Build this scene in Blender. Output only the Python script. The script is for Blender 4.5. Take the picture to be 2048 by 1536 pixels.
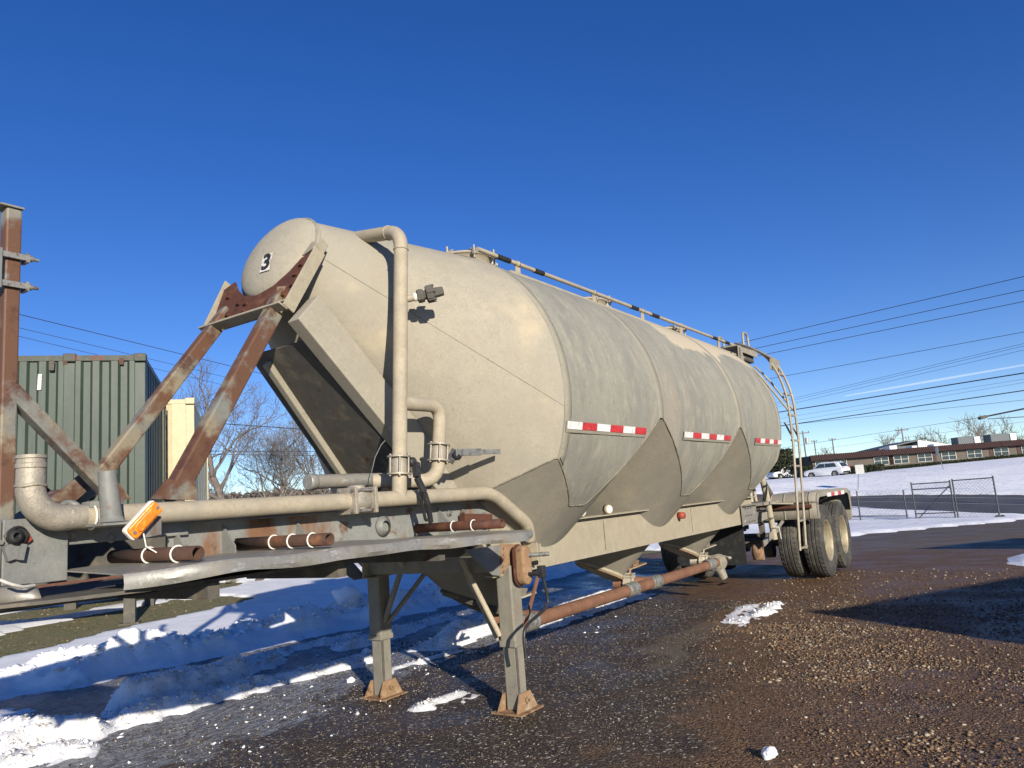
import bpy, math, random
import numpy as np
from mathutils import Vector, Matrix
random.seed(7); np.random.seed(7)
PI = math.pi
for o in list(bpy.data.objects): bpy.data.objects.remove(o)
S = bpy.context.scene
COL = S.collection

# ------------------------------------------------------------------ camera, sky, sun, exposure
FPX = 1506.0
ax = np.array([2056-1024, 925-768, FPX]); ax /= np.linalg.norm(ax)
ay = np.array([-1237-1024, 1177-768, FPX]); ay -= ax*(ax@ay); ay /= np.linalg.norm(ay)
az = np.cross(ax, ay)
M3 = np.array([ax, ay, az])            # camera (right, down, forward) -> world
CAM = np.array([0.0, -3.73, 1.40])
cd = bpy.data.cameras.new("camera"); cam = bpy.data.objects.new("camera", cd); COL.objects.link(cam)
r_, u_, b_ = M3 @ [1, 0, 0], -(M3 @ [0, 1, 0]), -(M3 @ [0, 0, 1])
cam.matrix_world = Matrix(((r_[0], u_[0], b_[0], CAM[0]), (r_[1], u_[1], b_[1], CAM[1]), (r_[2], u_[2], b_[2], CAM[2]), (0, 0, 0, 1)))
cd.sensor_width = 36; cd.lens = FPX/2048*36; cd.clip_start = 0.05; cd.clip_end = 3000
S.camera = cam
SUN_EL = math.radians(17.7); SUN_AZ = math.atan2(-0.819, -0.574)      # direction towards the sun
sund = Vector((math.cos(SUN_AZ)*math.cos(SUN_EL), math.sin(SUN_AZ)*math.cos(SUN_EL), math.sin(SUN_EL)))
W = bpy.data.worlds.new("World"); S.world = W; W.use_nodes = True
wt = W.node_tree; wt.nodes.clear()
sky = wt.nodes.new('ShaderNodeTexSky'); sky.sky_type = 'NISHITA'; sky.sun_disc = False
sky.sun_elevation = SUN_EL; sky.sun_rotation = math.atan2(sund.x, sund.y) % (2*PI)
sky.altitude = 2500; sky.air_density = .9; sky.dust_density = .05; sky.ozone_density = 1.5
bg = wt.nodes.new('ShaderNodeBackground'); bg.inputs[1].default_value = .094
wo = wt.nodes.new('ShaderNodeOutputWorld')
hsv = wt.nodes.new('ShaderNodeHueSaturation'); hsv.inputs['Saturation'].default_value = 1.44; hsv.inputs['Hue'].default_value = .522
def vmul(a, k):
    n = wt.nodes.new('ShaderNodeVectorMath'); n.operation = 'MULTIPLY'; wt.links.new(a, n.inputs[0]); n.inputs[1].default_value = k; return n.outputs[0]
gm = wt.nodes.new('ShaderNodeGamma'); gm.inputs[1].default_value = 0.86
wt.links.new(vmul(sky.outputs[0], (.1, .1, .1)), gm.inputs[0]); wt.links.new(vmul(gm.outputs[0], (9.6, 9.8, 9.8)), hsv.inputs['Color']); wt.links.new(hsv.outputs[0], bg.inputs[0]); wt.links.new(bg.outputs[0], wo.inputs[0])
sl = bpy.data.lights.new("sun", 'SUN'); sl.energy = 4.9; sl.angle = math.radians(0.53); sl.color = (1.0, 0.92, 0.80)
so = bpy.data.objects.new("sun", sl); COL.objects.link(so)
so.rotation_euler = sund.to_track_quat('Z', 'Y').to_euler(); so.location = (-20, -30, 20)
S.view_settings.view_transform = 'Standard'; S.view_settings.look = 'None'
S.view_settings.exposure = 0.52; S.view_settings.gamma = 1.0
S.view_settings.use_curve_mapping = False

# ------------------------------------------------------------------ helpers
def ray(u, v): return M3 @ np.array([u-1024.0, v-768.0, FPX])
def at(u, v, x=None, y=None, z=None, D=None):
    d = ray(u, v)
    if D is not None: t = D/FPX
    elif x is not None: t = (x-CAM[0])/d[0]
    elif y is not None: t = (y-CAM[1])/d[1]
    else: t = (z-CAM[2])/d[2]
    return CAM+t*d

def world_off(o):
    v = Vector((0, 0, 0))
    while o is not None:
        v += o.location; o = o.parent
    return v
def setp(o, label=None, cat=None, group=None, kind=None):
    if label: o['label'] = label
    if cat: o['category'] = cat
    if group: o['group'] = group
    if kind: o['kind'] = kind
    return o
def empty(name, loc, label=None, cat=None, group=None, parent=None, kind=None):
    o = bpy.data.objects.new(name, None); COL.objects.link(o); o.location = loc; o.empty_display_size = 0.2
    if parent is not None: o.parent = parent; o.location = Vector(loc)-world_off(parent)
    return setp(o, label, cat, group, kind)
def mkraw(name, v, f, mat, parent=None, smooth=False, origin=None):
    """v in world coordinates; child meshes are stored relative to their parent"""
    me = bpy.data.meshes.new(name)
    v = np.asarray(v, float)
    org = np.array(origin, float) if origin is not None else (np.array(world_off(parent)) if parent is not None else np.zeros(3))
    v = v-org
    if isinstance(f, np.ndarray) and f.ndim == 2:
        n, k = f.shape
        me.vertices.add(len(v)); me.vertices.foreach_set('co', v.ravel())
        me.loops.add(n*k); me.loops.foreach_set('vertex_index', f.ravel().astype(np.int32))
        me.polygons.add(n); me.polygons.foreach_set('loop_start', np.arange(0, n*k, k, dtype=np.int32))
        me.update(calc_edges=True); me.validate()
    else:
        me.from_pydata([tuple(p) for p in v], [], [tuple(q) for q in f]); me.update()
    if smooth: me.polygons.foreach_set('use_smooth', [True]*len(me.polygons))
    if isinstance(mat, (list, tuple)):
        for m in mat: me.materials.append(m)
    elif mat: me.materials.append(mat)
    o = bpy.data.objects.new(name, me); COL.objects.link(o)
    if parent is not None:
        o.parent = parent
        o.location = Vector(org)-world_off(parent)
    elif origin is not None: o.location = Vector(org)
    return o
def unit(a):
    a = np.asarray(a, float); n = np.linalg.norm(a); return a/n if n > 0 else a
def frame(d, up=(0, 0, 1)):
    d = unit(d); up = np.array(up, float)
    if abs(d@unit(up)) > .98: up = np.array([1.0, 0, 0]) if abs(d[0]) < .9 else np.array([0, 1.0, 0])
    s = unit(np.cross(up, d)); t = np.cross(d, s); return d, s, t

class G:
    def __init__(s): s.v = []; s.f = []; s.n = 0; s.sm = []
    def add(s, v, f, sm=False):
        s.v += [tuple(p) for p in v]
        for q in f: s.f.append(tuple(i+s.n for i in q)); s.sm.append(sm)
        s.n = len(s.v); return s
    def box(s, x0, x1, y0, y1, z0, z1):
        v = [(x, y, z) for x in (x0, x1) for y in (y0, y1) for z in (z0, z1)]
        return s.add(v, [(0, 1, 3, 2), (4, 6, 7, 5), (0, 4, 5, 1), (2, 3, 7, 6), (0, 2, 6, 4), (1, 5, 7, 3)])
    def bar(s, p0, p1, w, h, up=(0, 0, 1), w2=None, h2=None):
        p0 = np.array(p0, float); p1 = np.array(p1, float); d, a, b = frame(p1-p0, up)
        w2 = w if w2 is None else w2; h2 = h if h2 is None else h2
        v = []
        for p, ww, hh in ((p0, w, h), (p1, w2, h2)):
            for i, j in ((-1, -1), (1, -1), (1, 1), (-1, 1)): v.append(p+a*i*ww/2+b*j*hh/2)
        return s.add(v, [(3, 2, 1, 0), (4, 5, 6, 7), (0, 1, 5, 4), (1, 2, 6, 5), (2, 3, 7, 6), (3, 0, 4, 7)])
    def prism(s, poly, d):
        """poly: list of 3d points (planar), extruded by vector d"""
        n = len(poly); v = [np.array(p, float) for p in poly]; v += [p+np.array(d, float) for p in v]
        return s.add(v, [tuple(range(n))[::-1], tuple(range(n, 2*n))]+[(i, (i+1) % n, n+(i+1) % n, n+i) for i in range(n)])
    def tube(s, pts, r, seg=12, cap=True, closed=False, hollow=False):
        pts = [np.array(p, float) for p in pts]; n = len(pts)
        rs = r if isinstance(r, (list, tuple, np.ndarray)) else [r]*n
        T = []
        for i in range(n):
            if closed: t = pts[(i+1) % n]-pts[i-1]
            elif i == 0: t = pts[1]-pts[0]
            elif i == n-1: t = pts[-1]-pts[-2]
            else: t = unit(pts[i+1]-pts[i])+unit(pts[i]-pts[i-1])
            T.append(unit(t))
        _, a, b = frame(T[0]); v = []
        for i in range(n):
            a = unit(a-T[i]*(a@T[i])); b = np.cross(T[i], a)
            for k in range(seg):
                t = 2*PI*k/seg; v.append(pts[i]+rs[i]*(math.cos(t)*a+math.sin(t)*b))
        f = []
        for i in range(n if closed else n-1):
            j = (i+1) % n
            for k in range(seg):
                k2 = (k+1) % seg; f.append((i*seg+k, i*seg+k2, j*seg+k2, j*seg+k))
        s.add(v, f, True)
        if cap and not closed:
            s.add(v[:seg], [tuple(range(seg))[::-1]]); s.add(v[-seg:], [tuple(range(seg))])
        return s
    def cyl(s, p0, p1, r, r1=None, seg=20, cap=True):
        return s.tube([p0, p1], [r, r if r1 is None else r1], seg, cap)
    def pipe(s, pts, r, bend=0.12, seg=16, nb=6, cap=True):
        """pipe with filleted corners"""
        pts = [np.array(p, float) for p in pts]; out = [pts[0]]
        for i in range(1, len(pts)-1):
            a = unit(pts[i-1]-pts[i]); b = unit(pts[i+1]-pts[i])
            m = min(bend, np.linalg.norm(pts[i-1]-pts[i])*.49, np.linalg.norm(pts[i+1]-pts[i])*.49)
            for k in range(nb+1):
                t = k/nb; out.append((1-t)**2*(pts[i]+a*m)+2*t*(1-t)*pts[i]+t*t*(pts[i]+b*m))
        out.append(pts[-1]); return s.tube(out, r, seg, cap)
    def lathe(s, prof, p, d, seg=32, sm=True):
        """prof: (radius, distance along d)"""
        p = np.array(p, float); d, a, b = frame(d); v = []; n = len(prof)
        for (r, h) in prof:
            for k in range(seg):
                t = 2*PI*k/seg; v.append(p+d*h+r*(math.cos(t)*a+math.sin(t)*b))
        f = [(i*seg+k, i*seg+(k+1) % seg, (i+1)*seg+(k+1) % seg, (i+1)*seg+k) for i in range(n-1) for k in range(seg)]
        return s.add(v, f, sm)
    def bolt(s, p, d, r=.012, h=.012):
        return s.cyl(p, np.array(p, float)+unit(d)*h, r, seg=6)
    def build(s, name, mat, parent=None, origin=None, bevel=0, label=None):
        o = mkraw(name, s.v, s.f, mat, parent, False, origin)
        o.data.polygons.foreach_set('use_smooth', s.sm)
        if bevel:
            m = o.modifiers.new("bevel", 'BEVEL'); m.width = bevel; m.segments = 2; m.limit_method = 'ANGLE'; m.angle_limit = math.radians(40)
        if label: o['label'] = label
        return o
def dup(o, loc, parent=None, label=None, rotz=None):
    c = o.copy(); COL.objects.link(c); c.parent = parent; c.location = loc
    if rotz is not None: c.rotation_euler = (0, 0, rotz)
    if label: c['label'] = label
    for ch in [k for k in bpy.data.objects if k.parent == o]: dup(ch, ch.location, c)
    return c
def kids(o): return [k for k in bpy.data.objects if k.parent == o]

# value noise
_perm = np.random.RandomState(3).rand(256, 256)
def vn(x, y):
    xi = np.floor(x).astype(int); yi = np.floor(y).astype(int); fx = x-xi; fy = y-yi
    fx = fx*fx*(3-2*fx); fy = fy*fy*(3-2*fy)
    g = lambda a, b: _perm[a % 256, b % 256]
    return (g(xi, yi)*(1-fx)+g(xi+1, yi)*fx)*(1-fy)+(g(xi, yi+1)*(1-fx)+g(xi+1, yi+1)*fx)*fy
def fbm(x, y, o=5, s=1.0):
    r = 0; a = .5; t = 0
    for i in range(o): r = r+a*vn(x*s+17.3*i, y*s+9.1*i); t += a; s *= 2.03; a *= .5
    return r/t

# ------------------------------------------------------------------ materials
MAT = {}
def newmat(name):
    m = bpy.data.materials.new(name); m.use_nodes = True; t = m.node_tree; t.nodes.clear()
    out = t.nodes.new('ShaderNodeOutputMaterial'); p = t.nodes.new('ShaderNodeBsdfPrincipled')
    t.links.new(p.outputs[0], out.inputs[0]); MAT[name] = m; return m, t, p
def noise(t, scale, detail=6, stretch=None, rough=.55, off=(0, 0, 0)):
    g = t.nodes.new('ShaderNodeNewGeometry'); mp = t.nodes.new('ShaderNodeMapping')
    mp.inputs['Scale'].default_value = stretch or (1, 1, 1); mp.inputs['Location'].default_value = off
    t.links.new(g.outputs['Position'], mp.inputs[0])
    n = t.nodes.new('ShaderNodeTexNoise'); n.inputs['Scale'].default_value = scale; n.inputs['Detail'].default_value = detail
    n.inputs['Roughness'].default_value = rough
    t.links.new(mp.outputs[0], n.inputs['Vector']); return n.outputs['Fac']
def ramp(t, fac, lo, hi):
    m = t.nodes.new('ShaderNodeMapRange'); m.inputs['From Min'].default_value = lo; m.inputs['From Max'].default_value = hi
    m.interpolation_type = 'SMOOTHSTEP'; t.links.new(fac, m.inputs['Value']); return m.outputs[0]
def mix(t, fac, a, b):
    m = t.nodes.new('ShaderNodeMix'); m.data_type = 'RGBA'
    if hasattr(fac, 'links'): t.links.new(fac, m.inputs[0])
    else: m.inputs[0].default_value = fac
    for i, c in ((6, a), (7, b)):
        if hasattr(c, 'links'): t.links.new(c, m.inputs[i])
        else: m.inputs[i].default_value = (*c, 1)
    return m.outputs[2]
def mul(t, a, b, op='MULTIPLY'):
    m = t.nodes.new('ShaderNodeMath'); m.operation = op
    for i, c in enumerate((a, b)):
        if hasattr(c, 'links'): t.links.new(c, m.inputs[i])
        else: m.inputs[i].default_value = c
    return m.outputs[0]
def bump(t, p, h, strength=.3, dist=.01, prev=None):
    b = t.nodes.new('ShaderNodeBump'); b.inputs['Strength'].default_value = strength; b.inputs['Distance'].default_value = dist
    t.links.new(h, b.inputs['Height'])
    if prev is not None: t.links.new(prev, b.inputs['Normal'])
    t.links.new(b.outputs[0], p.inputs['Normal']); return b.outputs[0]
def layered(name, base, layers=(), rough=.6, metal=0.0, bs=40, bst=.25, bd=.004, var=.12, spec=.4, grain=.38):
    """layers: (colour, scale, lo, hi, stretch, strength)"""
    K = 1.0 if name in ('white_reflector', 'white_plastic', 'white_decal', 'white_car_paint', 'white_trim', 'red_reflector') else .77
    base = tuple(x*K for x in base); layers = [(tuple(x*K for x in L[0]), *L[1:]) for L in layers]
    m, t, p = newmat(name)
    n0 = noise(t, 9, 8)
    c = mix(t, ramp(t, n0, .3, .7), tuple(x*(1-var) for x in base), tuple(min(1, x*(1+var)) for x in base))
    n1 = noise(t, 120, 3); c = mix(t, mul(t, ramp(t, n1, .35, .7), .35), c, tuple(x*.72 for x in base))
    n2 = noise(t, 38, 4, None, .7, (2, 9, 4)); c = mix(t, mul(t, ramp(t, n2, .50, .66), grain), c, tuple(x*.66 for x in base)); n3 = noise(t, 52, 4, None, .7, (8, 1, 4)); c = mix(t, mul(t, ramp(t, n3, .54, .68), grain*.8), c, tuple(min(1, x*1.3) for x in base))
    for i, L in enumerate(layers):
        col, sc, lo, hi = L[:4]; st = L[4] if len(L) > 4 else None; k = L[5] if len(L) > 5 else 1.0
        n = noise(t, sc, 8, st, .62, (i*13.7+3, i*7.1, i*3.3))
        c = mix(t, mul(t, ramp(t, n, lo, hi), k), c, col)
    t.links.new(c, p.inputs['Base Color']); p.inputs['Roughness'].default_value = rough; p.inputs['Metallic'].default_value = metal
    p.inputs['Specular IOR Level'].default_value = spec
    bump(t, p, noise(t, bs, 6), bst, bd); return m
DR = (.075, .032, .020); RU = (.155, .070, .036); OR_ = (.235, .115, .055)
M_cone = layered('dusty_tan', (.42, .38, .29), [((.37, .34, .265), 1.3, .45, .70), ((.36, .32, .235), 3, .50, .75, (1, 1, .25), .7), ((.58, .50, .36), 55, .55, .75, None, .45), ((.55, .46, .31), 2.0, .55, .8), ((.30, .27, .21), 30, .66, .78, None, .4)], .88, 0, 60, .2, .003, .05)
M_grey = layered('dusty_grey', (.335, .31, .235), [((.28, .265, .215), 1.6, .42, .72, (1.4, 1, .35)), ((.46, .40, .28), 2.2, .52, .75, (1.6, 1, .3), .7), ((.24, .23, .20), 7, .55, .8, (2.5, 1, .25), .5), ((.25, .235, .19), 40, .66, .8, None, .5)], .85, 0, 50, .22, .003, .07)
M_hop = layered('dusty_brown', (.335, .305, .235), [((.265, .25, .205), 1.1, .45, .62, (1.6, 1, .5), .9), ((.43, .37, .25), 2.5, .55, .8), ((.25, .225, .17), 35, .64, .78, None, .4)], .88, 0, 50, .2, .003, .06)
M_rail = layered('dusty_frame', (.42, .37, .265), [((.40, .34, .24), 2.2, .5, .75, (1.3, 1, .5)), ((.50, .46, .35), 10, .56, .75, (1.5, 1, .5), .7), ((.31, .26, .19), 25, .62, .8, None, .4)], .85, 0, 60, .25, .003, .08)
M_pipe = layered('dusty_pipe', (.48, .41, .29), [((.36, .33, .27), 4, .48, .72, None, .8), ((.56, .50, .38), 9, .58, .8), ((.24, .20, .15), 28, .62, .76, None, .5)], .75, .05, 90, .35, .002, .1)
M_cast = layered('cast_alloy', (.46, .41, .32), [((.30, .27, .22), 18, .5, .7, None, .7), ((.6, .55, .45), 30, .6, .75)], .6, .35, 120, .6, .003, .15)
M_galv = layered('galvanised_sheet', (.36, .35, .31), [((.44, .38, .29), 3, .42, .66, (1, 3, 1), .8), ((.62, .63, .60), 16, .56, .70, (.4, 3, 1)), ((.19, .18, .165), 24, .56, .74, None, .7), ((.66, .66, .63), 60, .60, .72, (.3, 2, 1), .7)], .5, .35, 70, .3, .002, .1)
M_paint = layered('grey_steel_paint', (.24, .245, .225), [((.33, .32, .28), 5, .5, .75), (RU, 7, .62, .74, (1, 1, .5), .8), ((.13, .13, .12), 30, .6, .75, None, .5)], .6, .1, 80, .3, .002, .1)
M_frust = layered('rust_streaked_web', (.27, .275, .25), [((.34, .33, .28), 4, .5, .75), (OR_, 2.6, .47, .60, (1.2, 1, .5), .95), (RU, 9, .56, .72), (DR, 16, .62, .76, None, .6)], .7, .05, 70, .35, .002, .1)
M_strut = layered('rusty_strut', (.25, .25, .215), [((.31, .26, .17), 3.2, .40, .60), (RU, 3.2, .42, .54, None, .95), ((.105, .045, .028), 6, .50, .64, None, .9), ((.29, .305, .29), 4, .57, .68, None, .85), (DR, 40, .62, .74, None, .5)], .62, .1, 120, .5, .002, .1)
M_rust = layered('red_brown_rust', (.115, .042, .024), [((.21, .09, .04), 8, .55, .72), ((.06, .028, .018), 14, .55, .72), ((.30, .21, .13), 30, .66, .78, None, .6)], .75, .05, 110, .5, .002, .15)
M_rustpipe = layered('rusty_hose', (.25, .125, .072), [((.19, .085, .048), 4, .45, .7), ((.32, .20, .13), 12, .58, .76), ((.12, .06, .04), 26, .62, .78, None, .6)], .8, 0, 90, .3, .002, .1)
M_dkrust = layered('dark_rust_tube', (.09, .045, .028), [((.24, .10, .04), 5, .5, .68), ((.05, .03, .022), 14, .5, .7)], .85, 0, 120, .8, .003, .2)
M_leg = layered('leg_steel', (.30, .28, .225), [((.37, .33, .25), 6, .45, .7, (1, 1, .4)), ((.34, .20, .10), 5, .60, .76, (1, 1, .35), .8), ((.12, .11, .10), 14, .64, .76, (1, 1, .35), .8), ((.2, .18, .14), 40, .6, .76, None, .5)], .65, .15, 90, .3, .002, .1)
M_foot = layered('rusty_foot', (.36, .22, .12), [((.45, .35, .22), 9, .5, .7), (RU, 12, .52, .7)], .75, .05, 90, .4, .002, .15)
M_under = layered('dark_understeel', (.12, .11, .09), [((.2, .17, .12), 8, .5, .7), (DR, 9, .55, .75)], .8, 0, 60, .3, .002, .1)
M_black = layered('black_iron', (.05, .05, .052), [((.11, .10, .09), 20, .5, .7)], .45, .4, 90, .3, .002, .1)
M_dark = layered('black_rubber', (.022, .022, .022), [((.06, .055, .045), 12, .5, .7)], .7, 0, 90, .3, .002, .1)
M_tyre = layered('dusty_tyre', (.06, .057, .05), [((.125, .115, .09), 6, .42, .66), ((.035, .033, .03), 30, .5, .7)], .85, 0, 110, .4, .002, .1)
M_rim = layered('dusty_rim', (.46, .40, .27), [((.33, .27, .17), 8, .5, .7), ((.55, .5, .38), 14, .6, .75)], .55, .35, 60, .2, .002, .1)
M_fender = layered('fender_steel', (.36, .33, .26), [((.28, .25, .19), 4, .45, .7, (1, 1, .4)), ((.45, .41, .31), 9, .55, .75, (1, 1, .3))], .75, .05, 60, .25, .002, .1)
M_ladder = layered('ladder_alloy', (.44, .39, .29), [((.33, .27, .19), 14, .5, .7), ((.25, .15, .09), 18, .62, .75)], .6, .2, 90, .3, .002, .1)
M_bolt = layered('bolt_steel', (.40, .38, .33), [(RU, 30, .5, .65)], .5, .5, 60, .2, .001, .1)
M_zip = layered('white_plastic', (.70, .67, .58), [], .5, 0, 60, .1, .001, .05)
M_band = layered('clamp_band', (.38, .38, .34), [((.2, .19, .17), 30, .5, .65)], .45, .5, 60, .3, .002, .1)
M_red = layered('red_reflector', (.52, .035, .04), [((.36, .03, .03), 14, .48, .66), ((.42, .34, .26), 22, .60, .72, None, .7)], .35, 0, 200, .1, .001, .1)
M_white = layered('white_reflector', (.72, .72, .68), [((.50, .46, .38), 14, .52, .70), ((.36, .32, .25), 25, .62, .74)], .4, 0, 200, .1, .001, .03)
M_decal = layered('white_decal', (.62, .60, .54), [((.38, .34, .26), 40, .48, .6)], .6, 0, 200, .1, .001, .03)
M_ink = layered('black_ink', (.03, .03, .032), [((.30, .27, .22), 50, .60, .68)], .5, 0, 60, .1, .001, .1)
M_gladred = layered('red_rubber', (.42, .075, .045), [((.3, .12, .08), 30, .55, .7)], .6, 0, 60, .2, .001, .1)
M_seam = layered('weld_bead', (.22, .20, .15), [((.33, .29, .2), 20, .5, .6)], .9, 0, 150, .3, .002, .2)
M_cont = layered('green_container_paint', (.040, .062, .042), [((.062, .082, .06), 3, .45, .7, (1, 1, .2)), ((.17, .18, .14), 8, .66, .80, (2, 2, .25), .7), ((.13, .055, .03), 6, .68, .78, None, .8)], .5, .05, 60, .15, .002, .1)
M_contr = layered('rusty_casting', (.085, .095, .07), [((.15, .055, .035), 5, .52, .66), ((.2, .19, .15), 20, .6, .72)], .65, .1, 60, .3, .002, .15)
M_cream = layered('cream_paint', (.62, .55, .33), [((.50, .43, .25), 5, .55, .8, (3, 3, .3), .7)], .55, 0, 60, .1, .002, .06)
M_bark = layered('bark', (.17, .14, .115), [((.24, .20, .165), 6, .5, .7)], .95, 0, 30, .6, .01, .15)
M_barkl = layered('pale_bark', (.26, .23, .19), [((.13, .11, .09), 6, .5, .7)], .95, 0, 30, .6, .01, .15)
M_wall = layered('shaded_beige_render', (.145, .125, .10), [((.12, .10, .08), .8, .5, .7)], .9, 0, 3, .1, .01, .05)  # shade on the facade is put into this wall colour
M_tile = layered('dark_roof_tile', (.042, .020, .019), [((.06, .03, .026), 1.5, .5, .7)], .8, 0, 3, .1, .01, .1)  # parapet tile darkened along with the shaded facade
M_shut = layered('brown_shutter', (.085, .045, .038), [], .8, 0, 3, .1, .01, .1)
M_trim = layered('white_trim', (.6, .6, .58), [], .7, 0, 3, .1, .01, .05)
M_wood = layered('pole_wood', (.20, .165, .13), [], .9, 0, 3, .1, .01, .1)
M_fence = layered('grey_fence_steel', (.085, .09, .10), [((.14, .14, .14), 5, .5, .7)], .5, .4, 20, .1, .002, .1)
M_hedge = layered('hedge_leaves', (.030, .042, .018), [((.07, .065, .03), 2, .5, .7)], .9, 0, 8, .4, .05, .3)
M_carw = layered('white_car_paint', (.66, .67, .70), [], .28, .1, 3, .02, .001, .03, .5)
M_card = layered('dark_car_paint', (.045, .055, .06), [], .25, .2, 3, .02, .001, .03, .5)
M_sign = layered('sign_back', (.50, .50, .47), [((.4, .39, .36), 3, .5, .7)], .5, .3, 3, .02, .001, .03)
M_wire = layered('wire', (.035, .04, .05), [], .6, 0, 3, .02, .001, .03)
M_shed = layered('dark_metal_building', (.11, .125, .13), [], .6, .1, 3, .02, .01, .1)
m, t, p = newmat('window_glass'); p.inputs['Base Color'].default_value = (.03, .045, .06, 1); p.inputs['Roughness'].default_value = .08; p.inputs['Metallic'].default_value = .2; M_glass = m
m, t, p = newmat('amber_lens'); M_amber = m
n = noise(t, 60, 3); t.links.new(mix(t, ramp(t, n, .4, .7), (.80, .20, .015), (.92, .33, .03)), p.inputs['Base Color']); p.inputs['Roughness'].default_value = .28
w = t.nodes.new('ShaderNodeTexWave'); w.inputs['Scale'].default_value = 60; bump(t, p, w.outputs['Fac'], .25, .002)
p.inputs['Subsurface Weight'].default_value = .15; p.inputs['Subsurface Radius'].default_value = (.02, .008, .002)

# barrel: grey dust with pale cement washed down from the manholes
m, t, p = newmat('barrel_dust'); M_barrel = m
c = mix(t, ramp(t, noise(t, 2.0, 8, (1.6, 1, .55)), .35, .7), (.255, .245, .195), (.195, .19, .158))
c = mix(t, mul(t, ramp(t, noise(t, 9, 8, (1.5, 1, .55), .68, (4, 2, 1)), .48, .68), .7), c, (.33, .30, .225))
c = mix(t, mul(t, ramp(t, noise(t, 15, 8, (1.6, 1, .5), .7, (9, 2, 1)), .50, .68), .6), c, (.165, .16, .14))
c = mix(t, mul(t, ramp(t, noise(t, 45, 4, None, .7), .5, .68), .5), c, (.16, .158, .135)); c = mix(t, mul(t, ramp(t, noise(t, 60, 4, None, .7, (3, 8, 1)), .54, .70), .4), c, (.34, .32, .25))
g = t.nodes.new('ShaderNodeNewGeometry'); sp = t.nodes.new('ShaderNodeSeparateXYZ'); t.links.new(g.outputs['Position'], sp.inputs[0])
# spill mask: high on the barrel, between the second and third manhole, ragged edge
hz = mul(t, sp.outputs[2], mul(t, noise(t, 1.1, 5, (1, 1, .5), .6, (3, 3, 3)), .9), 'ADD')
mz = ramp(t, hz, 3.29, 3.33)
mx = mul(t, ramp(t, mul(t, sp.outputs[0], mul(t, noise(t, 2, 4), 1.2), 'ADD'), 7.55, 7.7), ramp(t, mul(t, sp.outputs[0], -1.0), -10.6, -10.3))
c = mix(t, mul(t, mul(t, mz, mx), .92), c, (.46, .39, .27))
c = mix(t, mul(t, mul(t, ramp(t, noise(t, 3, 6, (2, 1, .2), .6, (7, 7, 1)), .54, .62), ramp(t, mul(t, sp.outputs[0], noise(t, 3, 3), 'ADD'), 6.0, 6.5)), mul(t, ramp(t, mul(t, sp.outputs[0], -1.0), -7.3, -6.6), .35)), c, (.31, .23, .16))
t.links.new(c, p.inputs['Base Color']); p.inputs['Roughness'].default_value = .85
nb = bump(t, p, noise(t, 1.6, 3), .5, .02); bump(t, p, noise(t, 55, 6), .22, .003, nb)

# snow
def snowmat(name, dirt, sc=3, rough=.75):
    m, t, p = newmat(name)
    c = mix(t, ramp(t, noise(t, sc, 8), .35, .65), (.90, .90, .90), (.80, .81, .82))
    if dirt > 0:
        c = mix(t, mul(t, ramp(t, noise(t, sc*1.5, 10, None, .7, (5, 5, 5)), .50, .68), dirt), c, (.40, .37, .33))
        c = mix(t, mul(t, ramp(t, noise(t, 45, 5, None, .7, (1, 5, 5)), .62, .70), dirt), c, (.16, .13, .10))
    t.links.new(c, p.inputs['Base Color']); p.inputs['Roughness'].default_value = rough
    p.inputs['Subsurface Weight'].default_value = .0
    nb = bump(t, p, noise(t, 14, 8, None, .65), .55, .02); bump(t, p, noise(t, 90, 4), .3, .004, nb); return m
M_snow = snowmat('snow_clean', .12); M_snowf = snowmat('snow_far_bank', .75, 2.2); M_snowd = snowmat('snow_trodden', .75, 4)

# yard ground: wet dark gravel and broken asphalt
m, t, p = newmat('wet_gravel'); M_yard = m
att = t.nodes.new('ShaderNodeAttribute'); att.attribute_name = 'zone'; sc = t.nodes.new('ShaderNodeSeparateColor'); t.links.new(att.outputs['Color'], sc.inputs[0])
brown, ice, dry = sc.outputs[0], sc.outputs[1], sc.outputs[2]
def voro(t, scale, feat='F1', off=0):
    g = t.nodes.new('ShaderNodeNewGeometry'); v = t.nodes.new('ShaderNodeTexVoronoi'); v.feature = feat; v.inputs['Scale'].default_value = scale
    mp = t.nodes.new('ShaderNodeMapping'); mp.inputs['Location'].default_value = (off, off, 0); t.links.new(g.outputs['Position'], mp.inputs[0]); t.links.new(mp.outputs[0], v.inputs['Vector']); return v
v1 = voro(t, 62); v2 = voro(t, 135, off=3)
hs = t.nodes.new('ShaderNodeSeparateColor'); t.links.new(v1.outputs['Color'], hs.inputs[0])
hs2 = t.nodes.new('ShaderNodeSeparateColor'); t.links.new(v2.outputs['Color'], hs2.inputs[0])
tar = mix(t, ramp(t, noise(t, 2.2, 8), .35, .65), (.024, .019, .017), (.048, .034, .024))
c = mix(t, ramp(t, hs2.outputs[0], .35, .95), tar, (.085, .062, .042))
c = mix(t, mul(t, ramp(t, hs.outputs[0], .78, .97), .9), c, (.17, .13, .085))
c = mix(t, mul(t, ramp(t, hs.outputs[1], .93, .97), .9), c, (.40, .36, .30))
c2 = mix(t, ramp(t, hs.outputs[2], .1, .9), (.055, .030, .015), (.18, .10, .048))
c2 = mix(t, mul(t, ramp(t, hs2.outputs[1], .75, .95), .8), c2, (.27, .18, .11))
zn = ramp(t, mul(t, brown, mul(t, mul(t, noise(t, 1.8, 8, None, .65, (2, 1, 0)), .5, 'SUBTRACT'), 1.8), 'ADD'), .28, .72)
c = mix(t, zn, c, c2)
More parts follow.
